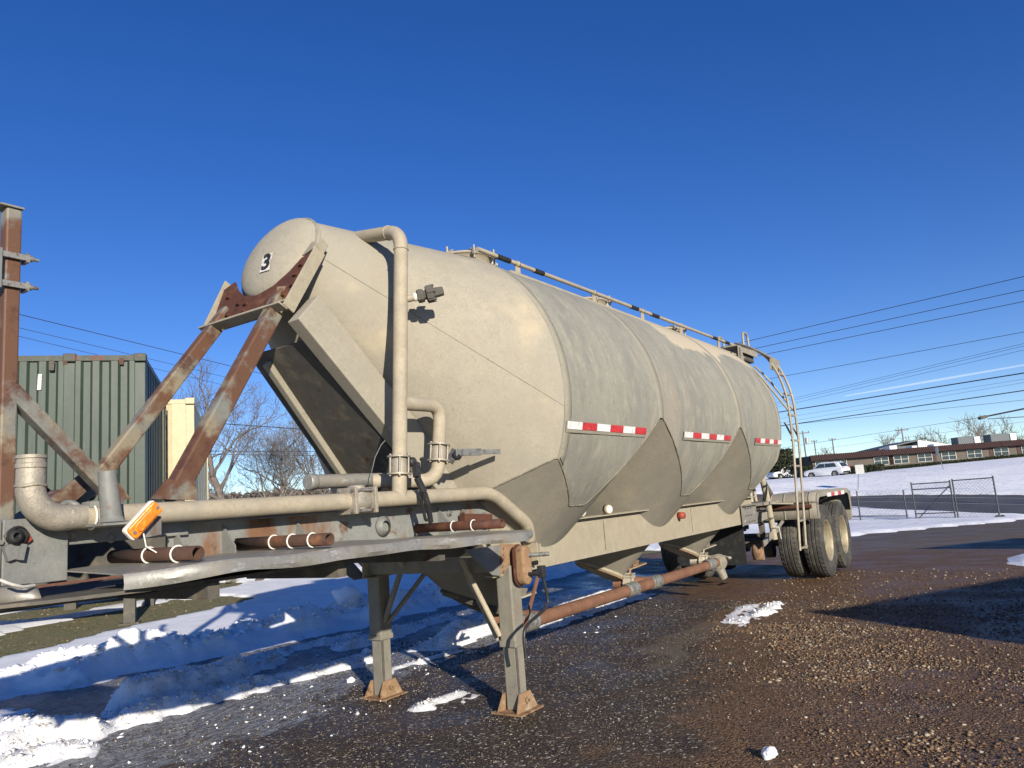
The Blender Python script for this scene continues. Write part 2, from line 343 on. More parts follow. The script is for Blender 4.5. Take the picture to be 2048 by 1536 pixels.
c = mix(t, mul(t, ramp(t, mul(t, dry, mul(t, mul(t, noise(t, 3, 8), .5, 'SUBTRACT'), 1.2), 'ADD'), .3, .8), .75), c, (.15, .115, .078))
icem = ramp(t, mul(t, ice, mul(t, mul(t, noise(t, 3.2, 10, (1, 2.2, 1), .68, (6, 1, 0)), .5, 'SUBTRACT'), 2.6), 'ADD'), .42, .80)
c = mix(t, mul(t, icem, .6), c, mix(t, ramp(t, noise(t, 12, 8, (1, 2.5, 1)), .4, .62), (.13, .14, .16), (.42, .44, .47)))
t.links.new(c, p.inputs['Base Color'])
wet = ramp(t, noise(t, 1.3, 6, None, .6, (8, 3, 0)), .42, .62)
rr = t.nodes.new('ShaderNodeMapRange'); rr.inputs['To Min'].default_value = .72; rr.inputs['To Max'].default_value = .46; t.links.new(wet, rr.inputs['Value'])
rf = mul(t, rr.outputs[0], mul(t, icem, -.22), 'ADD')
t.links.new(rf, p.inputs['Roughness']); p.inputs['Specular IOR Level'].default_value = .28
inv = mul(t, 1.0, v1.outputs['Distance'], 'SUBTRACT'); inv2 = mul(t, 1.0, v2.outputs['Distance'], 'SUBTRACT')
nb = bump(t, p, noise(t, 6, 6), .4, .03); nb = bump(t, p, inv, .8, .012, nb); bump(t, p, inv2, .6, .006, nb)

m, t, p = newmat('gravel_stone'); M_stone = m
att = t.nodes.new('ShaderNodeAttribute'); att.attribute_name = 'tint'
t.links.new(att.outputs['Color'], p.inputs['Base Color']); p.inputs['Roughness'].default_value = .62; p.inputs['Specular IOR Level'].default_value = .3
m, t, p = newmat('turf'); M_turf = m
c = mix(t, ramp(t, noise(t, 5, 9, None, .7), .35, .62), (.13, .14, .045), (.21, .165, .08)); c = mix(t, ramp(t, noise(t, 40, 6), .5, .7), c, (.07, .085, .03))
c = mix(t, ramp(t, noise(t, 26, 5, None, .6, (3, 3, 3)), .62, .68), c, (.36, .27, .15))
t.links.new(c, p.inputs['Base Color']); p.inputs['Roughness'].default_value = .95; bump(t, p, noise(t, 60, 6), .8, .03)
m, t, p = newmat('asphalt_road'); M_road = m
c = mix(t, ramp(t, noise(t, .25, 6, (1, 3, 1)), .3, .7), (.055, .052, .052), (.085, .08, .078)); t.links.new(c, p.inputs['Base Color']); p.inputs['Roughness'].default_value = .75; bump(t, p, noise(t, 8, 6), .3, .01)

# ------------------------------------------------------------------ terrain
def sstep(a, b, x):
    t = np.clip((x-a)/(b-a), 0, 1); return t*t*(3-2*t)
PR = (np.array([-50, 11, 20, 26, 31, 33, 45, 50, 62, 85, 150, 400, 3000.]), np.array([0, 0, -.35, -.57, -.86, -.92, -.6, -.3, 1.2, 2.0, 2.6, 4, 6.]))
PL = (np.array([-50, 11, 18, 24, 36, 44, 55, 66, 70, 85, 150, 400, 3000.]), np.array([0, 0, -.25, -.49, -.85, -.44, -.13, 1.15, 1.35, 1.6, 2.0, 4, 6.]))
PF = (np.array([-50, 12, 25, 45, 90, 400, 3000.]), np.array([0, 0, .1, .7, 1.8, 4, 6.]))
def fwd(x, y): return .8199*x+.5516*(y-CAM[1])
def Gz(x, y):
    x = np.asarray(x, float); y = np.asarray(y, float)
    b = np.where(x > 1, (y-CAM[1])/np.maximum(x, 1), np.where(y > CAM[1], 3, -3)); D = fwd(x, y)
    r = np.interp(D, *PR); l = np.interp(D, *PL); f = np.interp(D, *PF)
    k = np.clip(b/.18, 0, 1); k2 = sstep(.25, .7, b)
    return (r*(1-k)+l*k)*(1-k2)+f*k2
def gz(x, y): return float(Gz(np.array([x]), np.array([y]))[0])
def seg(x, y, a, b, r, fall=.5):
    """1 on the segment, falling to 0 at distance r"""
    a = np.array(a); b = np.array(b); d = b-a; L = d@d
    t = np.clip(((x-a[0])*d[0]+(y-a[1])*d[1])/L, 0, 1)
    q = np.hypot(x-a[0]-t*d[0], y-a[1]-t*d[1])
    return 1-sstep(r*(1-fall), r, q)
def axis(lo, a, b, hi, st, g=1.13):
    mid = list(np.arange(a, b, st)); L = []; R = []; s = st; p = a
    while p > lo: s *= g; p -= s; L.append(p)
    s = st; p = mid[-1]
    while p < hi: s *= g; p += s; R.append(p)
    return np.array(L[::-1]+mid+R)
def grid_mesh(name, xs, ys, Z, mat, keep=None, smooth=True):
    X, Y = np.meshgrid(xs, ys, indexing='ij'); nx, ny = X.shape
    v = np.c_[X.ravel(), Y.ravel(), Z.ravel()]
    i = np.arange(nx-1)[:, None]*ny+np.arange(ny-1)[None, :]
    q = np.stack([i, i+ny, i+ny+1, i+1], -1).reshape(-1, 4)
    if keep is not None:
        kk = keep.ravel(); q = q[kk[q].any(1)]
        used = np.unique(q); mp = -np.ones(len(v), int); mp[used] = np.arange(len(used)); v = v[used]; q = mp[q]
    else: used = np.arange(len(v))
    o = mkraw(name, v, q, mat, None, smooth); return o, used
def set_col(o, name, cols):
    a = o.data.color_attributes.new(name, 'FLOAT_COLOR', 'POINT')
    c = np.ones((len(cols), 4)); c[:, :3] = cols; a.data.foreach_set('color', c.ravel())

def yb(x): return np.interp(x, [0, 3.2, 3.6, 4.4, 5, 6, 8.5, 10, 12, 13], [4.5, 4.15, 3.95, 3.77, 3.67, 3.4, 3.3, 3.3, 3.5, 3.6])
def turf_zone(x, y):
    g = seg(x, y, (1.5, 6.9), (8.0, 9.1), 1.35, .35)
    g = np.maximum(g, seg(x, y, (6.8, 11.6), (10.2, 11.6), 1.1, .4))
    return np.maximum(g, seg(x, y, (12.5, 14.2), (15, 14.0), .8, .4))
def t_near(x, y):
    n1 = fbm(x, y, 5, .9); n2 = fbm(x+40, y+11, 6, 2.6); n3 = fbm(x+7, y+3, 5, 9)
    d = y-yb(x)+(n2-.5)*.5
    H = (.10+.42*np.clip(n1-.25, 0, 1)+.12*(n2-.5))*np.interp(x, [2.5, 4.3, 5.6, 8], [.40, .62, .95, 1.0])
    berm = H*np.exp(-((d-.62)/.42)**2)*(1+.9*(n2-.5))
    back = .055+.03*(n1-.5)
    F = sstep(0, .42, d)*(back+berm*(1+.5*(fbm(x+2, y+2, 4, 5)-.5)))+sstep(.1, .6, d)*np.exp(-((d-.6)/.7)**2)*(.14*np.abs(n2-.5)+.05*(n3-.5))
    t = np.where(d > 0, F, -.05)
    g = turf_zone(x+(n2-.5)*.6, y+(n1-.5)*1.2)
    t = np.where(g > .3, t-.12*sstep(.3, .6, g), t)
    def blob(a, b, r, h, rough=1.0):
        k = seg(x+(n2-.5)*.35, y+(n3-.5)*.25, a, b, r, .9)
        return k*h*(.35+rough*1.3*n2)-.012+(n3-.5)*.05*rough*(k > .05)
    L = [((3.25, 2.12), (4.3, 1.98), .26, .10), ((4.3, 1.98), (5.35, 1.85), .30, .07), ((3.5, 2.42), (4.5, 2.72), .30, .24), ((4.5, 2.72), (5.0, 2.75), .22, .12),
         ((2.45, 2.2), (2.85, 2.15), .30, .13), ((2.55, 2.5), (2.9, 2.0), .16, .16), ((2.2, 1.9), (2.6, 1.8), .25, .09), ((6.1, 1.45), (7.0, 1.6), .30, .14), ((7.0, 1.6), (7.7, 1.9), .22, .10),
         ((7.95, -1.0), (8.9, -.9), .30, .022), ((8.2, -1.12), (9.0, -1.12), .13, .06), ((4.3, .08), (4.62, .05), .16, .035), ((5.9, 2.5), (7.6, 2.7), .28, .07), ((8.2, 2.0), (10.2, 1.6), .28, .08),
         ((7.4, 1.0), (9.8, .9), .20, .045), ((13.2, -3.9), (16.2, -3.85), .75, .12), ((5.0, 1.2), (5.9, 1.15), .16, .03), ((4.9, 3.2), (6.4, 2.95), .2, .06), ((1.0, 3.2), (2.6, 3.4), .7, .07)]
    for a, b, r, h in L: t = np.maximum(t, blob(a, b, r, h))
    return t
xs = axis(-1500, .4, 13.6, 1800, .06); ys = axis(-1500, -6.0, 5.6, 1800, .06)
X, Y = np.meshgrid(xs, ys, indexing='ij'); near = np.exp(-((X-6)/9)**2-((Y+1)/7)**2)
Zg = Gz(X, Y)+near*((fbm(X, Y, 4, .7)-.5)*.05+(fbm(X+9, Y, 4, 4)-.5)*.012)
pad = np.maximum.reduce([seg(X, Y, (4.4, -.62), (4.4, -.6), .5), seg(X, Y, (4.4, .62), (4.4, .6), .5), seg(X, Y, (11.5, -.95), (13, -.95), .7), seg(X, Y, (11.5, .95), (13, .95), .7)])
Zg = Zg*(1-pad)+(Gz(X, Y)-.004)*pad
ground, used = grid_mesh('ground', xs, ys, Zg, M_yard); setp(ground, kind='structure')
xf, yf = X.ravel(), Y.ravel()
brown = np.clip(.95*seg(xf, yf, (8.4, -1.9), (4.0, -3.9), 1.9, .8)+.9*sstep(8.6, 10.5, xf)*(1-sstep(18, 24, xf))*(1-sstep(-.2, 1.2, yf-.6*np.maximum(0, xf-11)))+.35*sstep(-.4, -2.5, yf)+.12, 0, 1)
icez = np.clip(sstep(.35, 1.5, yf+.25*(xf < 4)-.4*sstep(8, 11, xf))*(1-sstep(12.4, 13.2, xf)), 0, 1)
dryz = np.clip(.95*seg(xf, yf, (6.5, -.75), (7.7, -.85), .34, .8)+.7*seg(xf, yf, (5.9, -1.05), (6.3, -1.0), .25, .8)+.85*sstep(15, 19, xf), 0, 1)
set_col(ground, 'zone', np.c_[brown, icez, dryz])
# snow over the yard edge: berm, trodden ridges, field behind
xn = np.arange(-3, 14.2, .045); yn = axis(-4.8, -1.6, 5.4, 30, .045, 1.05)
Xn, Yn = np.meshgrid(xn, yn, indexing='ij'); T = t_near(Xn, Yn)
fade = sstep(13.3, 14.0, Xn)*(Yn > -3); T = T*(1-fade)-.05*fade
far_left = sstep(-3, -2.2, Xn)
nearn = np.exp(-((Xn-6)/9)**2-((Yn+1)/7)**2)
Zn = Gz(Xn, Yn)+nearn*((fbm(Xn, Yn, 4, .7)-.5)*.05)+T
so_, _ = grid_mesh('snow', xn, yn, Zn, [M_snow, M_snowd], keep=(T > -.012)); setp(so_, kind='structure')
cz = np.zeros(len(so_.data.polygons)*3); so_.data.polygons.foreach_get('center', cz); cz = cz.reshape(-1, 3)
mi = (cz[:, 1] < yb(cz[:, 0])+.05).astype(np.int32); so_.data.polygons.foreach_set('material_index', mi)
# turf
xt = np.arange(-8, 22, .4); yt = np.arange(4.4, 34, .4); Xt, Yt = np.meshgrid(xt, yt, indexing='ij')
tf, _ = grid_mesh('grass', xt, yt, Gz(Xt, Yt)+.012, M_turf); setp(tf, kind='structure')
# far snow
xs2 = axis(-1500, -12, 110, 1700, .8, 1.2); ys2 = axis(-1500, -30, 110, 1700, .8, 1.2); X2, Y2 = np.meshgrid(xs2, ys2, indexing='ij')
D2 = fwd(X2, Y2); b2 = np.where(X2 > 1, (Y2-CAM[1])/np.maximum(X2, 1), np.where(Y2 > CAM[1], 3, -3)); bb = np.clip(b2, -.6, .9)
e0 = np.interp(bb, [-.6, -.02, .0, .01, .18, .5, .9], [60, 60, 31, 27, 24, 19, 17]); rn = np.interp(bb, [-.6, 0, .18, .9], [20, 33, 44, 75]); rf_ = np.interp(bb, [-.6, 0, .18, .9], [32, 45, 55, 88])
nz = (fbm(X2, Y2, 5, .35)-.5)*2.5
on_ = np.where((D2 > e0+nz*.5) & (D2 < rn+nz*.6), 1, 0)+np.where(D2 > rf_+nz*.6, 1, 0)
beh = ((b2 > .62) & (D2 > 9) & (Y2 > 29)) | ((X2 < -2.6) & (Y2 > 4.6)) | ((X2 > 13.8) & (Y2 > 10)) & (b2 > .4)
T2 = np.where((on_ > 0) | beh, .09, -.25)+(fbm(X2, Y2, 4, .5)-.5)*.12+.12*np.exp(-((D2-rf_-1)/1.2)**2)
sf, _ = grid_mesh('snow_field', xs2, ys2, Gz(X2, Y2)+T2, M_snowf, keep=(T2 > -.15)); setp(sf, kind='structure')
# road across the frame beyond the gate, reached by the yard drive
bs = np.linspace(-.55, .85, 120); rows = []
for b in bs:
    n0, f0 = np.interp(b, [-.6, 0, .18, .9], [20, 33, 44, 75]), np.interp(b, [-.6, 0, .18, .9], [32, 45, 55, 88])
    for k in np.linspace(-.04, 1.04, 14):
        D = n0+(f0-n0)*k; x = D/(.8199+.5516*b); y = CAM[1]+b*x; rows.append((x, y, gz(x, y)+.035))
q = [(i*14+j, (i+1)*14+j, (i+1)*14+j+1, i*14+j+1) for i in range(119) for j in range(13)]
setp(mkraw('road', rows, q, M_road, None, True), kind='structure')
for kk, nm in ((.44, 'centre_line'), (.80, 'edge_line')):
    rows2 = []
    for b in bs:
        n0, f0 = np.interp(b, [-.6, 0, .18, .9], [20, 33, 44, 75]), np.interp(b, [-.6, 0, .18, .9], [32, 45, 55, 88])
        for k in (kk, kk+.012):
            D = n0+(f0-n0)*k; x = D/(.8199+.5516*b); y = CAM[1]+b*x; rows2.append((x, y, gz(x, y)+.047))
    setp(mkraw('road_marking', rows2, [(2*i, 2*i+2, 2*i+3, 2*i+1) for i in range(119)], M_trim, None, False), kind='structure')

# loose stones: tens of thousands, one mesh
def stones(name, n, region, sfun, wfun, seed, palette):
    rs = np.random.RandomState(seed); x = rs.uniform(region[0], region[1], n*3); y = rs.uniform(region[2], region[3], n*3)
    k = rs.rand(n*3) < wfun(x, y); x = x[k][:n]; y = y[k][:n]; n = len(x)
    s = sfun(x, y, rs); base = np.array([(1, 0, 0), (-1, 0, 0), (0, 1, 0), (0, -1, 0), (0, 0, 1), (0, 0, -1)], float)
    fc = np.array([(0, 2, 4), (2, 1, 4), (1, 3, 4), (3, 0, 4), (2, 0, 5), (1, 2, 5), (3, 1, 5), (0, 3, 5)])
    v = base[None]*(1+rs.uniform(-.35, .35, (n, 6, 1)))+rs.uniform(-.35, .35, (n, 6, 3))
    v *= np.stack([rs.uniform(.7, 1.3, n), rs.uniform(.6, 1.1, n), rs.uniform(.35, .7, n)], -1)[:, None]*s[:, None, None]
    a = rs.uniform(0, 2*PI, n); ca, sa = np.cos(a)[:, None], np.sin(a)[:, None]
    vx = v[..., 0]*ca-v[..., 1]*sa; vy = v[..., 0]*sa+v[..., 1]*ca
    nr = np.exp(-((x-6)/9)**2-((y+1)/7)**2)
    z = Gz(x, y)+nr*((fbm(x, y, 4, .7)-.5)*.05)+s*.15
    if 'snow' in name: z = z+np.maximum(0, t_near(x, y))
    V = np.stack([vx+x[:, None], vy+y[:, None], v[..., 2]+z[:, None]], -1).reshape(-1, 3)
    F = (np.arange(n)[:, None, None]*6+fc[None]).reshape(-1, 3)
    o = mkraw(name, V, F, M_stone); pal = np.array(palette); c = pal[rs.randint(0, len(pal), n)]*rs.uniform(.6, 1.25, (n, 1))*(1 if 'snow' in name else .85)
    set_col(o, 'tint', np.repeat(c, 6, 0)); setp(o, kind='stuff'); return o
PAL = [(.10, .07, .045), (.15, .10, .06), (.20, .13, .075), (.28, .19, .11), (.24, .145, .075), (.34, .25, .15), (.09, .07, .055), (.17, .10, .05), (.22, .13, .065), (.13, .08, .045), (.44, .37, .27)]
PALD = [(.055, .042, .034), (.08, .06, .045), (.11, .08, .06), (.05, .045, .045), (.15, .12, .09), (.10, .065, .04), (.34, .31, .27)]
bro = lambda x, y: seg(x, y, (8.4, -2.0), (4.0, -4.0), 1.7, .75)
bro2 = lambda x, y: np.clip(bro(x+(fbm(x, y, 3, 1.5)-.5)*1.5, y+(fbm(x+5, y, 3, 1.5)-.5)*1.5), 0, 1)
stones('gravel', 52000, (1.6, 9.5, -4.3, 2.2), lambda x, y, r: .0035+.006*r.rand(len(x))**2, lambda x, y: .25+.75*sstep(.40, .62, fbm(x, y, 4, .9)), 1, PALD)
stones('coarse_gravel', 60000, (3.4, 12.5, -4.6, -.6), lambda x, y, r: .004+.015*r.rand(len(x))**3.5, lambda x, y: bro2(x, y)*(.12+.88*sstep(.42, .60, fbm(x+3, y, 4, 1.6)))+.06*sstep(8, 10, x), 2, PAL)
stones('snow_crumbs', 700, (2.0, 9.0, .2, 3.8), lambda x, y, r: .005+.022*r.rand(len(x))**4, lambda x, y: .2+.8*sstep(.5, .6, fbm(x, y, 3, 1.5)), 3, [(.80, .82, .85)])
stones('snow_granules', 16000, (1.2, 9.2, -1.5, 3.2), lambda x, y, r: .006+.018*r.rand(len(x))**3, lambda x, y: sstep(.004, .03, t_near(x, y))*.9, 13, [(.82, .82, .83), (.74, .73, .72), (.62, .58, .53)])
stones('snow_clods', 3500, (2.4, 13.2, 3.2, 5.6), lambda x, y, r: .010+.045*r.rand(len(x))**3, lambda x, y: sstep(.10, .22, t_near(x, y)), 14, [(.84, .85, .87)])
stones('field_litter', 14000, (3.0, 12.0, 5.8, 12.6), lambda x, y, r: .008+.022*r.rand(len(x))**2, lambda x, y: turf_zone(x, y), 4, [(.30, .22, .11), (.07, .09, .03), (.10, .12, .04), (.05, .07, .02), (.22, .15, .07), (.42, .33, .2), (.08, .10, .03)])
def lump(name, p, r, sd, mat, sq=(1, 1, .8)):
    import bmesh
    bm = bmesh.new(); bmesh.ops.create_icosphere(bm, subdivisions=3, radius=1)
    v = np.array([q.co[:] for q in bm.verts]); f = [tuple(x.index for x in q.verts) for q in bm.faces]; bm.free()
    k = 1+1.1*(fbm(v[:, 0]*1.3+sd*5+v[:, 2], v[:, 1]*1.3+sd*3-v[:, 2], 4, 1.1)-.5)+.25*(fbm(v[:, 0]+sd, v[:, 1]+v[:, 2]*2, 3, 5)-.5)
    v = v*k[:, None]*np.array(sq)*r
    return mkraw(name, v+np.array(p), f, mat, None, True, origin=p)
setp(lump('snow_lump', (4.09, -2.41, .025), .040, 2, M_snow), 'small lump of clean snow alone on the dark gravel', 'snow lump')
for i, (x, y, r, L) in enumerate([(4.66, 1.24, .035, 'small snow lump on the ice left of the far landing foot'), (5.6, 2.0, .05, 'snow lump on the icy strip behind the far landing leg'), (7.28, 4.05, .17, 'big rounded snow boulder topping the ploughed bank'), (4.5, 4.35, .13, 'broken snow block on the bank at the left edge of the yard')]):
    setp(lump('snow_lump', (x, y, r*.5+(.22 if y > 3.9 else 0)), r, 4+i, M_snow), L, 'snow lump')
# ------------------------------------------------------------------ the tank trailer
TR = empty('tank_trailer', (7.0, 0, 0), 'long dust-caked tan bulk tank trailer with three hoppers, parked on its landing legs', 'tank trailer')
R, ZC, X1, X2_ = 1.21, 2.136, 4.40, 9.85
HX = [4.97, 7.12, 9.27]; VAL = [6.045, 8.195]
HEADC = np.array([3.05, 0, 3.03]); HR = .315; TILT = math.radians(25)
def P_s(th, rear=False):
    a = HEADC[:, None]+HR*np.stack([math.sin(TILT)*np.sin(th), np.cos(th), math.cos(TILT)*np.sin(th)])
    b = np.array([X1, 0, ZC])[:, None]+R*np.stack([0*th, np.cos(th), np.sin(th)])
    if rear: a = a*np.array([-1, 1, 1])[:, None]+np.array([X1+X2_, 0, 0])[:, None]; b = b*np.array([-1, 1, 1])[:, None]+np.array([X1+X2_, 0, 0])[:, None]
    return a.T, b.T
def inside_loft(p):
    q = p.copy(); q[:, 0] = np.where(p[:, 0] > (X1+X2_)/2, X1+X2_-p[:, 0], p[:, 0])
    lo = np.zeros(len(q)); hi = np.ones(len(q))
    for _ in range(26):
        s = (lo+hi)/2
        cx = HEADC[0]*(1-s)+X1*s; cz = HEADC[2]*(1-s)+ZC*s
        vx = HR*math.sin(TILT)*(1-s); vz = HR*math.cos(TILT)*(1-s)+R*s
        side = (q[:, 0]-cx)*vz-(q[:, 2]-cz)*vx
        lo = np.where(side > 0, s, lo); hi = np.where(side > 0, hi, s)
    w = ((q[:, 0]-cx)*vx+(q[:, 2]-cz)*vz)/np.hypot(vx, vz); rz = np.hypot(vx, vz); ry = HR*(1-s)+R*s
    k = 1-np.hypot(w/rz, q[:, 1]/ry)
    return np.where((s < .001) | (q[:, 0] < 2.6), -1, k)
def S_shell(p):
    mid = (p[:, 0] >= X1) & (p[:, 0] <= X2_)
    c_ = (R-np.hypot(p[:, 1], p[:, 2]-ZC))/R
    return np.where(mid, c_, inside_loft(p))
def rr(z): return z-.42
def G_cone(p):
    r = rr(p[:, 2]); return np.max(np.stack([r-np.hypot(p[:, 0]-x, p[:, 1]) for x in HX]), 0)
def clip(v, tri, fn, proj=None):
    """keep the part of a triangle mesh where fn >= 0; returns new mesh and the cut segments"""
    f = fn(v); ins = f >= 0; cnt = ins[tri].sum(1); keep = [tuple(t) for t in tri[cnt == 3]]
    cut = tri[(cnt > 0) & (cnt < 3)]; cache = {}; nv = list(map(tuple, v)); E = []
    ed = set()
    for t in cut:
        for i in range(3):
            a, b = t[i], t[(i+1) % 3]
            if ins[a] != ins[b]: ed.add((min(a, b), max(a, b)))
    ed = sorted(ed)
    if ed:
        A = v[[e[0] for e in ed]]; B = v[[e[1] for e in ed]]; sa = ins[[e[0] for e in ed]]
        lo = np.where(sa[:, None], A, B); hi = np.where(sa[:, None], B, A)
        for _ in range(22):
            m_ = (lo+hi)/2; k = fn(m_) >= 0; lo = np.where(k[:, None], m_, lo); hi = np.where(k[:, None], hi, m_)
        for e, p_ in zip(ed, lo): cache[e] = len(nv); nv.append(tuple(p_))
    for t in cut:
        poly = []; seg_ = []
        for i in range(3):
            a, b = t[i], t[(i+1) % 3]
            if ins[a]: poly.append(a)
            if ins[a] != ins[b]:
                c = cache[(min(a, b), max(a, b))]; poly.append(c); seg_.append(c)
        for i in range(1, len(poly)-1): keep.append((poly[0], poly[i], poly[i+1]))
        if len(seg_) == 2: E.append(tuple(seg_))
    return np.array(nv), np.array(keep), E
def compact(v, t):
    u = np.unique(t); m_ = -np.ones(len(v), int); m_[u] = np.arange(len(u)); return v[u], m_[t]
def gridtri(V):
    n, m_ = V.shape[:2]; i = np.arange(n-1)[:, None]*m_+np.arange(m_-1)[None]
    a = np.stack([i, i+m_, i+m_+1], -1).reshape(-1, 3); b = np.stack([i, i+m_+1, i+1], -1).reshape(-1, 3)
    return V.reshape(-1, 3), np.concatenate([a, b])
def chains(v, E):
    adj = {}
    for a, b in E: adj.setdefault(a, []).append(b); adj.setdefault(b, []).append(a)
    seen = set(); out = []
    for st in sorted(adj, key=lambda k: len(adj[k])):
        if st in seen: continue
        c = [st]; seen.add(st); cur = st
        while True:
            nx = [k for k in adj[cur] if k not in seen]
            if not nx: break
            cur = nx[0]; seen.add(cur); c.append(cur)
        if len(c) > 4: out.append(v[c])
    return out
def seam(pts, r=.006, parent=TR, mat=None, name='weld_seam'):
    pts = np.array(pts); d = np.r_[0, np.cumsum(np.linalg.norm(np.diff(pts, axis=0), axis=1))]
    n = max(3, int(d[-1]/.035)); u = np.linspace(0, d[-1], n); q = np.stack([np.interp(u, d, pts[:, k]) for k in range(3)], -1)
    return G().tube(q, [r*(.8+.5*random.random()) for _ in q], 5, False).build(name, mat or M_seam, parent)
th = np.linspace(0, 2*PI, 193)
# barrel
xs_ = np.linspace(X1, X2_, 110)
V = np.stack([np.stack([np.full_like(th, x), R*np.cos(th), ZC+R*np.sin(th)], -1) for x in xs_])
# shallow dents and oil-canning of the thin plate
dn = (fbm(V[..., 0]*1.3, V[..., 2]*1.1+V[..., 1], 3, 1.2)-.5)*.018
V[..., 1] *= 1+dn/R; V[..., 2] = ZC+(V[..., 2]-ZC)*(1+dn/R)
v, t = gridtri(V); v, t, E_ = clip(v, t, G_cone); v, t = compact(v, t); mkraw('barrel', v, t, M_barrel, TR, True)
# rings on the barrel
for x, w_, r_o in ((4.46, .07, .006), (6.045, .10, .004), (8.195, .10, .004), (9.80, .07, .006)):
    V = np.stack([np.stack([np.full_like(th, xx), (R+hh)*np.cos(th), ZC+(R+hh)*np.sin(th)], -1) for xx, hh in ((x-w_/2-.006, -.004), (x-w_/2, r_o), (x+w_/2, r_o), (x+w_/2+.006, -.004))])
    v, t = gridtri(V); v, t, _ = clip(v, t, lambda p: G_cone(p)-.004); v, t = compact(v, t); mkraw('ring_band', v, t, M_grey, TR, True)
# front and rear cones
for rear, nm in ((False, 'front_cone'), (True, 'rear_cone')):
    a, b = P_s(th, rear); V = np.stack([a*(1-s)+b*s for s in np.linspace(0, 1, 60)])
    v, t = gridtri(V); v, t, _ = clip(v, t, G_cone); v, t = compact(v, t)
    if not rear: t = t[:, ::-1]
    mkraw(nm, v, t, M_cone if not rear else M_barrel, TR, True)
    for k in (-.10, PI*1.0+.10):
        if rear: continue
        aa, bb_ = P_s(np.array([k]), rear); L = np.array([aa[0]*(1-s)+bb_[0]*s for s in np.linspace(.0, 1, 60)]); L = L[G_cone(L) > 0]
        if len(L) > 4: seam(L, .0035, mat=M_grey)
    ring = b[(G_cone(b) > -.02)]
# hoppers
for i, hx in enumerate(HX):
    zz = np.linspace(.50, 2.12, 90)
    V = np.stack([np.stack([hx+rr(z)*np.cos(th), rr(z)*np.sin(th), np.full_like(th, z)], -1) for z in zz])
    v, t = gridtri(V)
    def fn(p, i=i):
        k = S_shell(p)
        if i > 0: k = np.minimum(k, p[:, 0]-VAL[i-1])
        if i < 2: k = np.minimum(k, VAL[i]-p[:, 0])
        return np.where(p[:, 2] < 1.338, np.minimum(.1, p[:, 2]-.60+.36*(p[:, 0]-HX[i])-.26*p[:, 1]), k)
    v, t, E_ = clip(v, t, fn)
    for c_ in chains(v, E_):
        if len(c_) > 8: seam(c_, .0055)
    v, t = compact(v, t); mkraw('hopper', v, t, M_hop, TR, True)
    # slanted foot of the hopper: rolled rim, shallow dish, side outlet with butterfly valve
    tt = np.linspace(0, 2*PI, 61)
    rq = lambda a_: .18/(1+.36*math.cos(a_)-.26*math.sin(a_))
    rim = lambda k, dz=0: [np.array((hx+rq(a_)*math.cos(a_)*k, rq(a_)*math.sin(a_)*k, .60-.36*rq(a_)*math.cos(a_)*k+.26*rq(a_)*math.sin(a_)*k+dz)) for a_ in tt]
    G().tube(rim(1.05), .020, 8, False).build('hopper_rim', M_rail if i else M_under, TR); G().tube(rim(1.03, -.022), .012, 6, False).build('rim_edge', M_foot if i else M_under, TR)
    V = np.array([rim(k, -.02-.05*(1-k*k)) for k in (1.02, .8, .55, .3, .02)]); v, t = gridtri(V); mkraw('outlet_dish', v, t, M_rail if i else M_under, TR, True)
    pa = np.array((hx+.06, -.06, .50)); pb = np.array((hx+.20, -.36, .475)); dd_ = unit(pb-pa)
    G().pipe([pa-dd_*.05, pb], .062, .1).build('outlet_neck', M_rustpipe if i < 2 else M_cast, TR)
    g = G().lathe([(.07, -.01), (.098, -.005), (.098, .02), (.085, .025), (.085, .075), (.098, .08), (.098, .105), (.07, .11)], pa+dd_*.06, dd_, 24, False); _, a1, b1 = frame(dd_)
    for k in range(8): g.cyl(pa+dd_*.05+(a1*math.cos(k*.785)+b1*math.sin(k*.785))*.09, pa+dd_*.18+(a1*math.cos(k*.785)+b1*math.sin(k*.785))*.09, .009, seg=6)
    g.build('outlet_valve', M_cast, TR)
    q = pa+dd_*.11; g = G().cyl(q, q+np.array([.03, -.02, .14]), .014); g.bar(q+np.array([.0, 0, .13]), q+np.array([.22, -.10, .17]), .06, .014); g.bar(q+np.array([.10, -.05, .15]), q+np.array([.20, -.02, .20]), .05, .012)
    g.build('valve_handle', M_foot if i == 1 else M_cast, TR)
# dished head and number
n_ = np.array([-math.cos(TILT), 0, math.sin(TILT)])
prof = [(HR+.012, -.02), (HR+.012, .01)]+[(HR*math.cos(a_), .015+.11*math.sin(a_)) for a_ in np.linspace(0.05, PI/2, 12)]
hg = G().lathe(prof, HEADC, n_, 64)
hg.build('front_head', M_cone, TR)
seam([HEADC+n_*.012+(HR+.008)*(np.array([0, 1, 0])*math.cos(a_)+np.array([math.sin(TILT), 0, math.cos(TILT)])*math.sin(a_)) for a_ in np.linspace(0, 2*PI, 90)], .008, mat=M_grey)
def text_obj(s, size, mat, name, parent, p, right, up, depth=.001, bold=True):
    c = bpy.data.curves.new('t', 'FONT'); c.body = s; c.size = size; c.extrude = depth; c.align_x = 'CENTER'; c.align_y = 'CENTER'
    if bold: c.offset = size*.035
    o = bpy.data.objects.new('t', c); COL.objects.link(o); dg = bpy.context.evaluated_depsgraph_get(); dg.update()
    me = bpy.data.meshes.new_from_object(o.evaluated_get(dg)); bpy.data.objects.remove(o)
    v = np.array([q.co[:] for q in me.vertices]); f = [tuple(q.vertices) for q in me.polygons]
    right = unit(right); up = unit(up); nrm = np.cross(right, up)
    w = np.array(p)+v[:, :1]*right+v[:, 1:2]*up+v[:, 2:]*nrm
    return mkraw(name, w, f, mat, parent)
